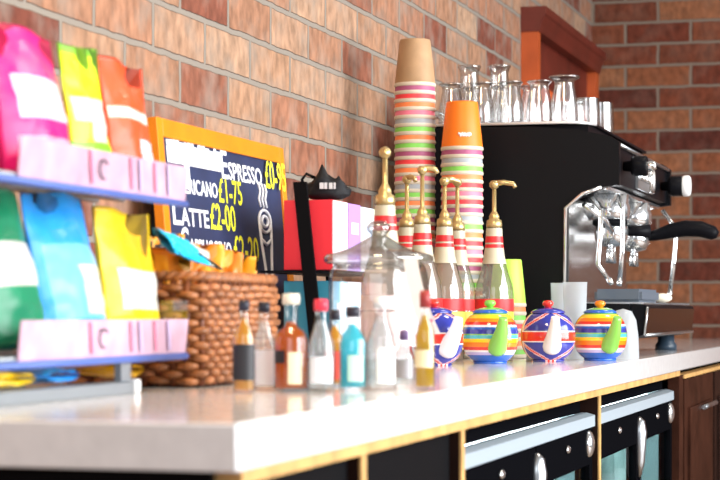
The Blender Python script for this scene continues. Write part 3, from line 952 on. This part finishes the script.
def syrup(loc, zh, rz, nozzle, tone, label, lab_m=None):
    t = thing('syrup_bottle', label, 'bottle', loc, rz, 'coffee syrup bottles with gold pumps')
    prof = [(0.0, 0.0), (0.034, 0.0), (0.0365, 0.006), (0.0365, 0.125), (0.034, 0.143), (0.026, 0.168), (0.019, 0.195), (0.0155, 0.225), (0.0145, 0.250)]
    MB().lathe(prof, 28, cap=False).build('glass_body', SYRG, t)
    MB().lathe([(0, 0.004)] + [(a - 0.002, max(z, 0.004)) for a, z in prof[1:7]] + [(0, 0.195)], 28, cap=False).build('syrup', tone, t)
    MB().lathe([(0.0232, 0.182), (0.0198, 0.196), (0.0162, 0.2255), (0.0152, 0.2495)], 24, cap=False).build('neck_label', CREAM, t)
    MB().lathe([(0.0186, 0.203), (0.0176, 0.215), (0.0172, 0.219)], 24, cap=False).build('neck_band', RED, t)
    MB().lathe([(0.0171, 0.222), (0.0167, 0.2275), (0.0162, 0.234)], 24, cap=False).build('neck_band', RED, t)
    MB().lathe([(0.0370, 0.022), (0.0370, 0.092)], 28, cap=False).build('body_label', lab_m or pm('syrup_label_yellow', (0.90, 0.68, 0.10), 0.45), t)
    MB().lathe([(0.0372, 0.094), (0.0372, 0.116)], 28, cap=False).build('label_stripe', RED if lab_m is None else lab_m, t)
    pm_ = MB().lathe([(0.0, 0.250), (0.0145, 0.250), (0.0150, 0.256), (0.0140, 0.264), (0.0095, 0.267), (0.0098, 0.272), (0.0062, 0.279), (0.0042, 0.282), (0.0038, zh - 0.006)], 20).build('pump', GOLD, t)
    MB().lathe([(0.0045, zh - 0.010), (0.0085, zh - 0.006), (0.0095, zh), (0.006, zh + 0.005), (0.0, zh + 0.006)], 18, cap=False) \
        .tube([(0, 0, zh), (nozzle * 0.5, 0, zh + 0.002), (nozzle, 0, zh - 0.001), (nozzle + 0.004, 0, zh - 0.008)], [0.0055, 0.005, 0.0045, 0.004], 10).build('pump_head', GOLD, pm_)
    return t


SA = liquid('syrup_pale', (0.95, 0.95, 0.92), 0.85)
SB = liquid('syrup_rose', (0.90, 0.80, 0.72), 0.65)
syrup((2.865, 0.785, CT), 0.330, PI + 0.3, 0.018, SB, 'nearest syrup bottle with gold pump, just behind the jar lid', pm('syrup_label_pink', (0.84, 0.66, 0.66), 0.45))
syrup((3.626, 0.951, CT), 0.342, -2.4, 0.030, SA, 'syrup bottle with gold pump in front of the taller cup stack, nearer the wall')
syrup((3.507, 0.891, CT), 0.350, -1.2, 0.024, SB, 'syrup bottle with gold pump and tall head before the taller cup stack')
syrup((3.620, 0.877, CT), 0.337, -0.8, 0.030, SB, 'syrup bottle with gold pump left of the pair before the orange cups')
syrup((3.800, 0.895, CT), 0.346, 2.0, 0.026, SA, 'syrup bottle with gold pump directly in front of the orange cup stack')
syrup((3.700, 0.800, CT), 0.334, -PI / 2 + 0.15, 0.036, SA, 'syrup bottle with gold pump and yellow label behind the nearest striped teapot')

# ------------------------------------------------------------------ stacked paper cups
CUPC = {
    'kraft': pm('kraft_paper', (0.40, 0.245, 0.13), 0.6, var=0.12, scale=30), 'orange': pm('orange_cup', (0.90, 0.20, 0.01), 0.45),
    'green': pm('green_cup', (0.22, 0.62, 0.10), 0.45), 'red': pm('red_cup', (0.78, 0.05, 0.06), 0.45), 'purple': pm('plum_cup', (0.38, 0.09, 0.20), 0.45),
    'coral': pm('coral_cup', (0.90, 0.24, 0.08), 0.45), 'slate': pm('slate_cup', (0.36, 0.40, 0.44), 0.45), 'pink': pm('pink_cup', (0.80, 0.20, 0.30), 0.45), 'lime': pm('lime_cup', (0.42, 0.78, 0.08), 0.45)}
CUPW = pm('cup_cream', (0.62, 0.56, 0.45), 0.5)


def cup_mesh(color, R, H):
    """upside-down takeaway cup: rolled lip at the bottom, wall that tapers up to the base"""
    t = thing('paper_cup', '', 'cup', (0, 0, 0))
    r1 = R * 0.74
    zl = 0.0
    b = MB().lathe([(R * 0.965, 0.0075), (R * 0.90, H * 0.35), (r1, H - 0.003), (r1 - 0.0015, H), (r1 - 0.003, H), (r1 - 0.0035, H - 0.006), (0.0, H - 0.006)], 36, cap=False,
                   fn=lambda a, z, k: 0).build('cup_wall', CUPC[color], t)
    MB().lathe([(R * 0.962, 0.0078), (R * 0.985, 0.0070), (R, 0.0040), (R * 0.985, 0.001), (R * 0.95, 0.0)], 36, cap=False).build('lip', CUPW, t)
    return t


protos = {}


def stack(loc, R, H, n, pitch, topcolor, cycle, where, group, logo=False):
    for k in range(n):
        color = topcolor if k == 0 else cycle[k % len(cycle)]
        z = CT + 0.0005 + (n - 1 - k) * pitch
        lab = f'{ordinal(k)} upside-down paper cup in {where}' if k == 0 else f'{color} banded paper cup, {ordinal(k)} down in {where}'
        if k == n - 1:
            lab = f'{color} banded paper cup at the bottom of {where}'
        key = (color, R, H)
        pos = (loc[0] + random.uniform(-0.0001, 0.0001), loc[1] + random.uniform(-0.0001, 0.0001), z)
        if key not in protos:
            c = cup_mesh(color, R, H)
            protos[key] = c
            c.location = pos; c['label'] = lab; c['group'] = group
        else:
            dup(protos[key], pos, 0, lab, group)


A = (3.915, 1.010)
B_ = (3.900, 0.909)
C_ = (3.880, 0.812)
stack(A, 0.0425, 0.096, 34, 0.0165, 'kraft', ['green', 'purple', 'red', 'coral', 'pink', 'slate', 'green', 'coral'], 'the taller stack by the wall', 'tall stack of paper cups')
stack(B_, 0.0430, 0.098, 26, 0.0165, 'orange', ['red', 'purple', 'slate', 'green', 'coral', 'red', 'pink'], 'the orange-topped stack', 'orange-topped stack of paper cups')
stack(C_, 0.0375, 0.094, 7, 0.0168, 'lime', ['red', 'coral', 'green', 'red'], 'the short green-topped stack', 'short stack of paper cups')
# script-like white mark on the orange cup
s = MB()
pts = []
for i in range(26):
    a = PI * 1.02 + 0.62 * (i / 25)
    r = 0.0400
    pts.append((B_[0] + r * math.cos(a), B_[1] + r * math.sin(a), 0.0 + 0.004 * math.sin(i * 1.15)))
for c_ in [o for o in bpy.data.objects if o.get('label', '').startswith('topmost') and 'orange-topped' in o['label']]:
    for p in pts:
        pass
    s.tube([(x - c_.location.x, y - c_.location.y, 0.030 + z) for x, y, z in pts], 0.0018, 6)
    s.build('white_script', WHITE, c_)

# ------------------------------------------------------------------ teapots
TP = {k: pm('glaze_' + k, c, 0.12, coat=0.6) for k, c in dict(
    blue=(0.02, 0.13, 0.55), navy=(0.015, 0.02, 0.14), white=(0.88, 0.86, 0.88), red=(0.80, 0.035, 0.02), orange=(0.92, 0.24, 0.01), yellow=(0.93, 0.66, 0.02),
    green=(0.22, 0.58, 0.08), teal=(0.08, 0.52, 0.55), lilac=(0.55, 0.50, 0.80), royal=(0.03, 0.04, 0.32), lime=(0.24, 0.60, 0.09), pink=(0.86, 0.55, 0.55)).items()}
stripe = [(0.016, 'blue'), (0.020, 'lilac'), (0.024, 'white'), (0.031, 'red'), (0.038, 'orange'), (0.045, 'yellow'), (0.050, 'teal'), (0.053, 'lime'), (0.061, 'royal'), (0.065, 'blue'), (0.068, 'white'),
          (0.074, 'red'), (0.080, 'orange'), (0.087, 'yellow'), (0.2, 'lime')]
SN = ['blue', 'lilac', 'white', 'red', 'orange', 'yellow', 'teal', 'lime', 'royal']
STR_M = [TP[k] for k in SN]
UJ_M = [TP['royal'], TP['red'], TP['white'], TP['pink']]


def body_prof(n=56):
    R, H = 0.0505, 0.092
    out = [(0.0, 0.0), (0.030, 0.0), (0.031, 0.004)]
    for i in range(n + 1):
        a = -PI * 0.40 + (PI * 0.40 + PI * 0.40) * i / n
        out.append((0.006 + (R - 0.006) * math.cos(a) ** 0.72, 0.0465 + 0.0445 * math.sin(a) / math.sin(PI * 0.40)))
    return out


def striped(a, z, k):
    for zz, c in stripe:
        if z < zz:
            return SN.index(c)
    return 0


def jack(a, z, k):
    u = ((a - PI + PI) % (2 * PI) - PI) / (PI / 2)         # 0 faces the spout
    v = (z - 0.0465) / 0.0445
    # two flags: one centred on the spout, one on the handle
    if abs(u) > 1: u = (2 - abs(u)) * (1 if u > 0 else -1)
    au = 1 - abs(u)
    if abs(v) < 0.17 or au < 0.08: return 1
    if abs(v) < 0.25 or au < 0.16: return 2
    dd = abs(abs(v) - (0.10 + 0.98 * au ** 0.85))
    if dd < 0.03: return 1
    if dd < 0.085: return 3
    return 0


def teapot(loc, rz, kind, label):
    t = thing('teapot', label, 'teapot', loc, rz, 'small round teapots')
    if kind == 'jack':
        # angle 0 along local +X, the way the spout points
        body = MB().lathe(body_prof(), 96, cap=False, fn=jack).build('body', UJ_M, t)
        lidm, knobm, spm = [TP['royal']], TP['red'], TP['white']
    else:
        body = MB().lathe(body_prof(), 64, cap=False, fn=striped).build('body', STR_M, t)
        lidm, knobm, spm = [TP['blue'], TP['lime'], TP['orange']], TP['orange'] if kind == 'b' else TP['green'], TP['lime']
    lid = MB().lathe([(0.0310, 0.0895), (0.0318, 0.0915), (0.026, 0.0955), (0.017, 0.0985), (0.008, 0.100), (0.0, 0.100)], 36, cap=False,
                     fn=lambda a, z, k: min(len(lidm) - 1, 0 if z < 0.097 else 1)).build('lid', lidm, t)
    MB().lathe([(0.005, 0.0995), (0.0055, 0.101), (0.0095, 0.104), (0.0105, 0.108), (0.008, 0.112), (0.0, 0.1135)], 20, cap=False).build('lid_knob', knobm, lid)
    pts, rad = [], []
    for i in range(15):
        s_ = i / 14
        pts.append((0.038 + 0.040 * s_ + 0.006 * math.sin(s_ * PI), 0, 0.028 + 0.054 * s_ ** 1.1))
        rad.append(0.0195 - 0.0120 * s_ ** 0.8 if s_ > 0.05 else 0.018)
    MB().tube(pts, rad, 18).build('spout', spm, t)
    hp = []
    for i in range(19):
        a = -PI * 0.42 + PI * 0.84 * i / 18
        hp.append((-0.046 - 0.026 * math.cos(a), 0, 0.049 + 0.028 * math.sin(a)))
    MB().tube(hp, 0.0055, 12).build('handle', spm, t)
    return t


def face(loc, off):
    """turn local +X toward the lens, then off radians more to the picture right"""
    return math.atan2(-loc[1], -loc[0]) + off


for px, D, kind, off, lab in (
        (434, 3.40, 'jack', 0.55, 'flag-patterned teapot half hidden by the glass jar'),
        (490, 3.55, 'a', 0.30, 'rainbow striped teapot with lime spout, nearest of the two striped ones'),
        (548, 3.69, 'jack', 0.17, 'flag-patterned teapot with red knob and white spout between the striped ones'),
        (600, 3.76, 'b', 0.42, 'rainbow striped teapot with orange knob beside the coffee machine')):
    L = at(px, D)
    teapot(L, face(L, off), kind, lab)

# clear plastic cups and a clear dome by the teapots
FROST = liquid('frosted_plastic', (0.84, 0.88, 0.92), 0.45)
CLEARP = glass('clear_plastic', (0.94, 0.96, 0.98), 0.14, 0.15, 0.6)


def tumbler(name, loc, r0, r1, h, mat, label, cat, group=None):
    b = MB().lathe([(0.0, 0.002), (r0, 0.0), (r0 + 0.0005, 0.003), (r1, h), (r1 + 0.001, h + 0.001), (r1 - 0.0015, h), (r0 - 0.0015, 0.005), (0.0, 0.005)], 28, cap=False)
    o = b.build(name, mat, None, loc)
    return tag(o, label, cat, group)


p1 = at(562, 3.98)
p2 = at(575, 3.86)
tumbler('plastic_cup', p1, 0.018, 0.0225, 0.148, FROST, 'frosted plastic cup, the left one behind the flag teapot', 'cup', 'frosted plastic cups')
tumbler('plastic_cup', p2, 0.018, 0.0235, 0.148, FROST, 'frosted plastic cup, the right one nearer the striped teapot', 'cup', 'frosted plastic cups')
p3 = at(623, 3.92)
o = MB().lathe([(0.031, 0.0), (0.0315, 0.004), (0.030, 0.045), (0.026, 0.075), (0.017, 0.093), (0.0, 0.098)], 30, cap=False).build('plastic_dome', FROST, None, p3)
tag(o, 'cloudy plastic dome cover between the striped teapot and the drip tray', 'cover')

# ------------------------------------------------------------------ espresso machine
MX0, MX1 = 4.085, 4.93
mc = thing('espresso_machine', 'large black and chrome two-group espresso machine with glasses on top', 'coffee machine', (0, 0, CT))
PANEL = pm('black_side_panel', (0.004, 0.0045, 0.006), 0.35, spec=0.16)
STEELB = pm('mirror_steel', (0.66, 0.65, 0.64), 0.25, 1.0)
prof = [(1.06, 0.045), (1.06, 0.479), (0.80, 0.476), (0.70, 0.466), (0.64, 0.452), (0.622, 0.440), (0.622, 0.352), (0.66, 0.348), (0.70, 0.335), (0.735, 0.306), (0.737, 0.11), (0.60, 0.108), (0.60, 0.040)]
for x, d in ((MX0, 0.022), (MX1 - 0.022, 0.022)):
    sp_ = MB().prism([(x, y, z) for y, z in prof], (d, 0, 0)).build('side_panel', PANEL, mc)
    MB().tube([(x - 0.001, y - 0.002, z) for y, z in ((0.66, 0.348), (0.70, 0.335), (0.735, 0.306), (0.737, 0.11))], 0.004).build('chrome_trim', CHROME, sp_)
# back body and upper head
MB().span((MX0 + 0.023, 0.74, 0.11), (MX1 - 0.023, 1.05, 0.470)).build('rear_body', BLACK, mc)
MB().span((MX0 + 0.023, 0.730, 0.112), (MX1 - 0.023, 0.7395, 0.330)).build('splash_back', STEELB, mc)
MB().span((MX0 + 0.024, 0.648, 0.3445), (MX1 - 0.024, 0.728, 0.3515)).build('chrome_underside', CHROME, mc)
hd = MB().prism([(MX0 + 0.023, y, z) for y, z in ((0.7385, 0.352), (0.66, 0.354), (0.632, 0.358), (0.632, 0.435), (0.66, 0.448), (0.7385, 0.460))], (MX1 - MX0 - 0.046, 0, 0)).build('control_head', BLACK, mc)
MB().tube([(MX0 + 0.03, 0.626, 0.437), (MX1 - 0.03, 0.626, 0.437)], 0.004).build('chrome_line', STEEL, hd)
MB().span((MX0 + 0.30, 0.6255, 0.362), (MX0 + 0.48, 0.6315, 0.418)).build('display_plate', STEEL, hd)
for i in range(4):
    MB().lathe([(0.009, 0), (0.009, 0.006), (0.0, 0.007)], 16, (MX0 + 0.325 + i * 0.043, 0.6255, 0.39), Matrix.Rotation(PI / 2, 3, 'X')).build('button', CHROME, hd)
# cup tray with a rail
PRAIL = pm('pale_rail', (0.80, 0.80, 0.80), 0.3, 0.4)
tr = MB().prism([(x, y, 0.4805) for x, y in ((MX0 + 0.006, 1.06), (MX0 + 0.006, 0.74), (MX0 + 0.012, 0.71), (MX0 + 0.03, 0.69), (MX0 + 0.06, 0.682), (MX1 - 0.006, 0.682), (MX1 - 0.006, 1.06))], (0, 0, 0.005)).build('cup_tray', BLACK, mc)
MB().tube([(MX0 + 0.005, 1.05, 0.4835), (MX0 + 0.005, 0.74, 0.4835), (MX0 + 0.012, 0.709, 0.483), (MX0 + 0.03, 0.688, 0.482), (MX0 + 0.06, 0.680, 0.482)], 0.0032).build('pale_edge', PRAIL, tr)
MB().span((MX0 + 0.024, 0.690, 0.4605), (MX1 - 0.024, 1.05, 0.480)).build('tray_support', BLACK, tr)
MB().tube([(MX0 + 0.008, 1.052, 0.486), (MX0 + 0.008, 1.052, 0.52), (MX1 - 0.008, 1.052, 0.52), (MX1 - 0.008, 1.052, 0.486)], 0.004).build('back_rail', CHROME, tr)
# groups
RY = Matrix.Rotation(0, 3, 'X')
for i, gx in enumerate((4.30, 4.64)):
    g = MB().lathe([(0.0, 0.344), (0.041, 0.344), (0.041, 0.325), (0.044, 0.320), (0.044, 0.298), (0.038, 0.290), (0.0, 0.290)], 32, (gx, 0.675, 0), cap=False).build('group_head', CHROME, mc)
    MB().tube([(gx, 0.729, 0.312), (gx, 0.70, 0.325), (gx, 0.675, 0.324)], 0.026, 16).build('group_arm', CHROME, g)
    MB().lathe([(0.0375, 0.2895), (0.0375, 0.280), (0.030, 0.276), (0.0, 0.276)], 28, (gx, 0.675, 0)).build('gasket', BLACKM, g)
for i, (gx, ang, hl) in enumerate(((4.30, 0.35, 0.0), (4.64, -0.05, 1.0))):
    dx, dy = math.sin(ang), -math.cos(ang)
    pf = MB().lathe([(0.0, 0.2755), (0.035, 0.2755), (0.037, 0.270), (0.036, 0.250), (0.027, 0.236), (0.010, 0.231), (0.0, 0.231)], 30, (gx, 0.672, 0), cap=False).build('portafilter', CHROME, mc)
    sp2 = MB()
    for s_ in (-1, 1):
        sp2.tube([(gx, 0.672, 0.233), (gx + s_ * 0.018, 0.672, 0.220), (gx + s_ * 0.022, 0.672, 0.198)], 0.0085, 10)
    sp2.build('twin_spout', CHROME, pf)
    if hl:
        a0 = Vector((gx + dx * 0.034, 0.672 + dy * 0.034, 0.266))
        k = Vector((dx, dy, 0))
        MB().tube([a0, a0 + k * 0.02 + Vector((0, 0, 0.004)), a0 + k * 0.05 + Vector((0, 0, 0.012)), a0 + k * 0.085 + Vector((0, 0, 0.018)), a0 + k * 0.12 + Vector((0, 0, 0.016)),
                   a0 + k * 0.150 + Vector((0, 0, 0.006)), a0 + k * 0.160 + Vector((0, 0, 0.002))], [0.011, 0.013, 0.017, 0.019, 0.0185, 0.016, 0.008], 14).build('handle', BLACK, pf)
    else:
        a0 = Vector((gx + dx * 0.034, 0.672 + dy * 0.034, 0.266))
        k = Vector((dx, dy, 0))
        MB().tube([a0, a0 + k * 0.02, a0 + k * 0.05], [0.010, 0.011, 0.015], 14).build('handle', BLACK, pf)
# steam wands
for pts in ([(4.15, 0.69, 0.330), (4.15, 0.67, 0.300), (4.13, 0.668, 0.25), (4.12, 0.672, 0.19), (4.13, 0.650, 0.158)],
            [(4.20, 0.64, 0.338), (4.20, 0.632, 0.30), (4.21, 0.634, 0.22), (4.21, 0.640, 0.158)],
            [(4.86, 0.635, 0.338), (4.86, 0.600, 0.29), (4.85, 0.605, 0.22), (4.85, 0.615, 0.14)]):
    wv = MB().tube(pts, 0.0055, 10).build('steam_wand', CHROME, mc)
    e = Vector(pts[-1]); q = Vector(pts[-2])
    MB().tube([e, e + (e - q).normalized() * 0.012], [0.0075, 0.005], 10).build('nozzle', CHROME, wv)
MB().tube([(4.115, 0.70, 0.315), (4.16, 0.665, 0.285), (4.20, 0.655, 0.262)], 0.006, 10).build('water_spout', CHROME, mc)
# steam valve knobs that point to the barista
RX = Matrix.Rotation(PI / 2, 3, 'X')
for gx, y0, z, L, r, cr in ((4.20, 0.630, 0.398, 0.050, 0.021, 0.010), (4.80, 0.630, 0.392, 0.052, 0.024, 0.025)):
    kn = MB().lathe([(0.010, 0), (0.012, L * 0.3), (r * 0.9, L * 0.35), (r, L * 0.5), (r, L * 0.95), (r * 0.9, L)], 26, (gx, y0, z), RX).build('valve_knob', BLACK, mc)
    MB().lathe([(cr * 0.95, L), (cr, L + 0.004), (cr, L + 0.014), (cr * 0.8, L + 0.018), (0.0, L + 0.019)], 24, (gx, y0, z), RX, cap=False).build('knob_cap', CHROME if cr < 0.02 else WHITE, kn)
# pressure gauge
gg = MB().lathe([(0.030, 0.0), (0.030, 0.010), (0.026, 0.012), (0.0, 0.012)], 28, (4.60, 0.6315, 0.392), RX).build('gauge', CHROME, mc)
MB().lathe([(0.024, 0.0122), (0.0, 0.0126)], 24, (4.60, 0.6315, 0.392), RX).build('gauge_face', WHITE, gg)
# base with drip tray
MB().span((MX0 + 0.024, 0.601, 0.042), (MX1 - 0.024, 0.99, 0.107)).build('base_body', BLACK, mc)
dt = MB().prism([(MX0 + 0.01, 0.599, 0.036), (MX0 + 0.01, 0.572, 0.045), (MX0 + 0.01, 0.566, 0.100), (MX0 + 0.01, 0.570, 0.106), (MX0 + 0.01, 0.599, 0.106)], (MX1 - MX0 - 0.02, 0, 0)).build('drip_tray', BLACK, mc)
MB().prism([(MX0 + 0.012, 0.5715, 0.046), (MX0 + 0.012, 0.5655, 0.099), (MX0 + 0.012, 0.5645, 0.099), (MX0 + 0.012, 0.5705, 0.046)], (MX1 - MX0 - 0.024, 0, 0)).build('front_plate', pm('brown_reflection_steel', (0.20, 0.13, 0.09), 0.2, 1.0), dt)  # polished steel; the brown it reflects is put into the base colour
MB().tube([(MX0 + 0.01, 0.569, 0.044), (MX1 - 0.01, 0.569, 0.044)], 0.0028).build('plate_edge', STEEL, dt)
MB().tube([(MX0 + 0.008, 0.571, 0.044), (MX0 + 0.008, 0.565, 0.102)], 0.0028).build('plate_edge', STEEL, dt)
g = MB()
for i in range(40):
    xx = MX0 + 0.03 + i * (MX1 - MX0 - 0.06) / 39
    g.span((xx - 0.003, 0.575, 0.1085), (xx + 0.003, 0.727, 0.1115))
g.span((MX0 + 0.025, 0.575, 0.1072), (MX1 - 0.025, 0.580, 0.1084)).span((MX0 + 0.025, 0.722, 0.1072), (MX1 - 0.025, 0.727, 0.1084))
g.build('drip_grate', STEEL, mc)
for fx in (MX0 + 0.10, MX1 - 0.08):
    for fy in (0.625, 0.96):
        MB().lathe([(0.026, 0.0), (0.026, 0.012), (0.020, 0.02), (0.020, 0.0415)], 20, (fx, fy, 0)).build('foot', pm('foot_blue_black', (0.03, 0.05, 0.075), 0.35), mc)

# tamping pad, tamper and spoon on the drip tray
pad = MB().prism([(4.14, 0.590, 0), (4.14, 0.690, 0), (4.34, 0.690, 0), (4.40, 0.650, 0), (4.38, 0.585, 0)], (0, 0, 0.028))
bmesh.ops.bevel(pad.bm, geom=pad.bm.edges[:], offset=0.006, segments=2, affect='EDGES')
o = pad.build('tamping_mat', pm('slate_rubber', (0.10, 0.125, 0.16), 0.45), None, (0.03, -0.002, CT + 0.1117))
tag(o, 'slate grey rubber tamping mat on the drip tray of the coffee machine', 'mat')

sn = thing('steam_spoon', 'cream spoon lying at the front of the drip tray beside the tamping mat', 'spoon', (4.50, 0.640, CT + 0.1117))
MB().tube([(0.0, 0.05, 0.006), (0.0, 0.0, 0.006), (0.0, -0.03, 0.008)], [0.004, 0.005, 0.006], 10).build('shaft', STEEL, sn)
MB().sphere((0.0, -0.052, 0.011), 0.011, (1, 2.0, 0.95)).build('bowl', CAPW, sn)

# ------------------------------------------------------------------ glasses on the machine
TOPZ = CT + 0.4857


def footed(h, r, foot):
    """latte glass standing upside-down on its mouth, foot up"""
    t = thing('latte_glass', '', 'glass', (0, 0, 0))
    MB().lathe([(r * 0.92, 0.0), (r * 0.94, 0.002), (r * 0.97, h * 0.25), (r * 0.86, h * 0.55), (r * 0.70, h * 0.78), (r * 0.66, h * 0.86)], 28, cap=False).build('bowl', glass('bar_glass', (0.97, 0.98, 0.98), 0.32, 0.12, 0.62), t)
    MB().lathe([(r * 0.66, h * 0.855), (r * 0.68, h * 0.90), (foot * 0.9, h * 0.955), (foot, h * 0.975), (foot * 0.96, h), (0.0, h * 0.992)], 28, cap=False).build('foot', glass('bar_glass'), t)
    return t


def whisky(h, r):
    t = thing('tumbler_glass', '', 'glass', (0, 0, 0))
    MB().lathe([(r, 0.0), (r + 0.001, 0.002), (r * 0.98, h * 0.5), (r * 0.94, h)], 28, cap=False).build('wall', glass('bar_glass'), t)
    MB().lathe([(0.0, h - 0.012), (r * 0.90, h - 0.011), (r * 0.945, h - 0.003), (r * 0.88, h + 0.001), (0.0, h)], 28, cap=False).build('thick_base', glass('bar_glass'), t)
    return t


GG = 'upside-down glasses on top of the coffee machine'
tall = footed(0.112, 0.032, 0.034)
mid = footed(0.092, 0.029, 0.027)
low = whisky(0.070, 0.030)
high = footed(0.150, 0.030, 0.026)
lay = [
    ('tall', 4.250, 0.765, 'tall flared glass standing alone between the cluster and the tumblers'),
    ('mid', 4.150, 0.925, 'footed glass in the first row of the cluster, second from the orange cup'),
    ('mid', 4.150, 0.862, 'footed glass in the first row of the cluster, third from the orange cup'),
    ('mid', 4.150, 0.800, 'footed glass in the first row next to the tall flared one'),
    ('mid', 4.150, 0.990, 'footed glass directly behind the orange cup'),
    ('mid', 4.225, 0.965, 'footed glass in the second row behind the first gap'),
    ('mid', 4.225, 0.895, 'footed glass in the second row, middle of the cluster'),
    ('mid', 4.235, 0.833, 'footed glass in the second row beside the tall flared one'),
    ('high', 4.320, 0.990, 'tallest glass rising over the cluster, nearer the wall'),
    ('high', 4.330, 0.925, 'tallest glass rising over the cluster, farther from the wall'),
    ('low', 4.325, 0.730, 'short tumbler at the front edge right after the tall flared glass'),
    ('low', 4.430, 0.716, 'short tumbler at the front edge, rightmost of the glasses'),
    ('low', 4.390, 0.800, 'short tumbler behind the front pair, inner side of the tray'),
]
src = {'tall': tall, 'mid': mid, 'low': low, 'high': high}
used = set()
for kind, x, y, lab in lay:
    if kind not in used:
        used.add(kind)
        o = src[kind]
        o.location = (x, y, TOPZ); o['label'] = lab; o['group'] = GG
    else:
        dup(src[kind], (x, y, TOPZ), 0, lab, GG)

# ------------------------------------------------------------------ light
def area(name, loc, target, size, size_y, power, color):
    l = bpy.data.lights.new(name, 'AREA')
    l.shape = 'RECTANGLE'; l.size = size; l.size_y = size_y; l.energy = power; l.color = color
    o = bpy.data.objects.new(name, l)
    COL.objects.link(o)
    o.location = loc
    o.rotation_euler = (Vector(target) - Vector(loc)).to_track_quat('-Z', 'Y').to_euler()
    return o


area('window_light', (2.6, -3.0, 1.7), (2.9, 1.0, 1.0), 4.5, 2.4, 330, (0.95, 0.98, 1.0))
area('left_window_light', (-1.3, 0.2, 2.2), (2.2, 1.0, 1.1), 2.0, 1.6, 20, (0.90, 0.95, 1.0))
area('ceiling_lamp', (1.75, 0.55, 2.6), (2.2, 1.15, 1.15), 0.4, 0.4, 17, (1.0, 0.74, 0.42))
area('bar_lamp', (4.2, 0.0, 2.75), (4.2, 0.9, 1.0), 0.4, 0.4, 10, (1.0, 0.88, 0.72))

wd = bpy.data.worlds.new('cafe_world')
bpy.context.scene.world = wd
wd.use_nodes = True
nt = wd.node_tree
nt.nodes.clear()
wo = nt.nodes.new('ShaderNodeOutputWorld')
bgd = nt.nodes.new('ShaderNodeBackground')
tc = nt.nodes.new('ShaderNodeTexCoord')
sx = nt.nodes.new('ShaderNodeSeparateXYZ')
cr = nt.nodes.new('ShaderNodeValToRGB')
mr = nt.nodes.new('ShaderNodeMapRange')
mr.inputs['From Min'].default_value = -1
nt.links.new(tc.outputs['Generated'], sx.inputs[0])
nt.links.new(sx.outputs['Z'], mr.inputs['Value'])
nt.links.new(mr.outputs[0], cr.inputs['Fac'])
e = cr.color_ramp.elements
e[0].position = 0.40; e[0].color = (0.10, 0.07, 0.05, 1)
e[1].position = 0.60; e[1].color = (0.85, 0.86, 0.90, 1)
x = e.new(0.85); x.color = (0.55, 0.50, 0.45, 1)
nt.links.new(cr.outputs[0], bgd.inputs['Color'])
bgd.inputs['Strength'].default_value = 0.55
nt.links.new(bgd.outputs[0], wo.inputs['Surface'])

# ------------------------------------------------------------------ camera
cam = bpy.data.cameras.new('camera')
co = bpy.data.objects.new('camera', cam)
COL.objects.link(co)
co.location = (0, 0, EYE)
yaw = math.atan(0.2875)
co.rotation_euler = (PI / 2, 0, yaw - PI / 2)
cam.sensor_width = 36
cam.lens = 100
cam.shift_y = 72 / 720
cam.clip_start = 0.05
cam.dof.use_dof = True
cam.dof.focus_distance = 3.75
cam.dof.aperture_fstop = 8.0
sc = bpy.context.scene
sc.camera = co
sc.view_settings.view_transform = 'Standard'
sc.view_settings.look = 'None'
sc.view_settings.exposure = 0.35
sc.view_settings.gamma = 1.0
sc.cycles.use_denoising = True
sc.cycles.max_bounces = 10
sc.cycles.transparent_max_bounces = 32
sc.cycles.sample_clamp_indirect = 6
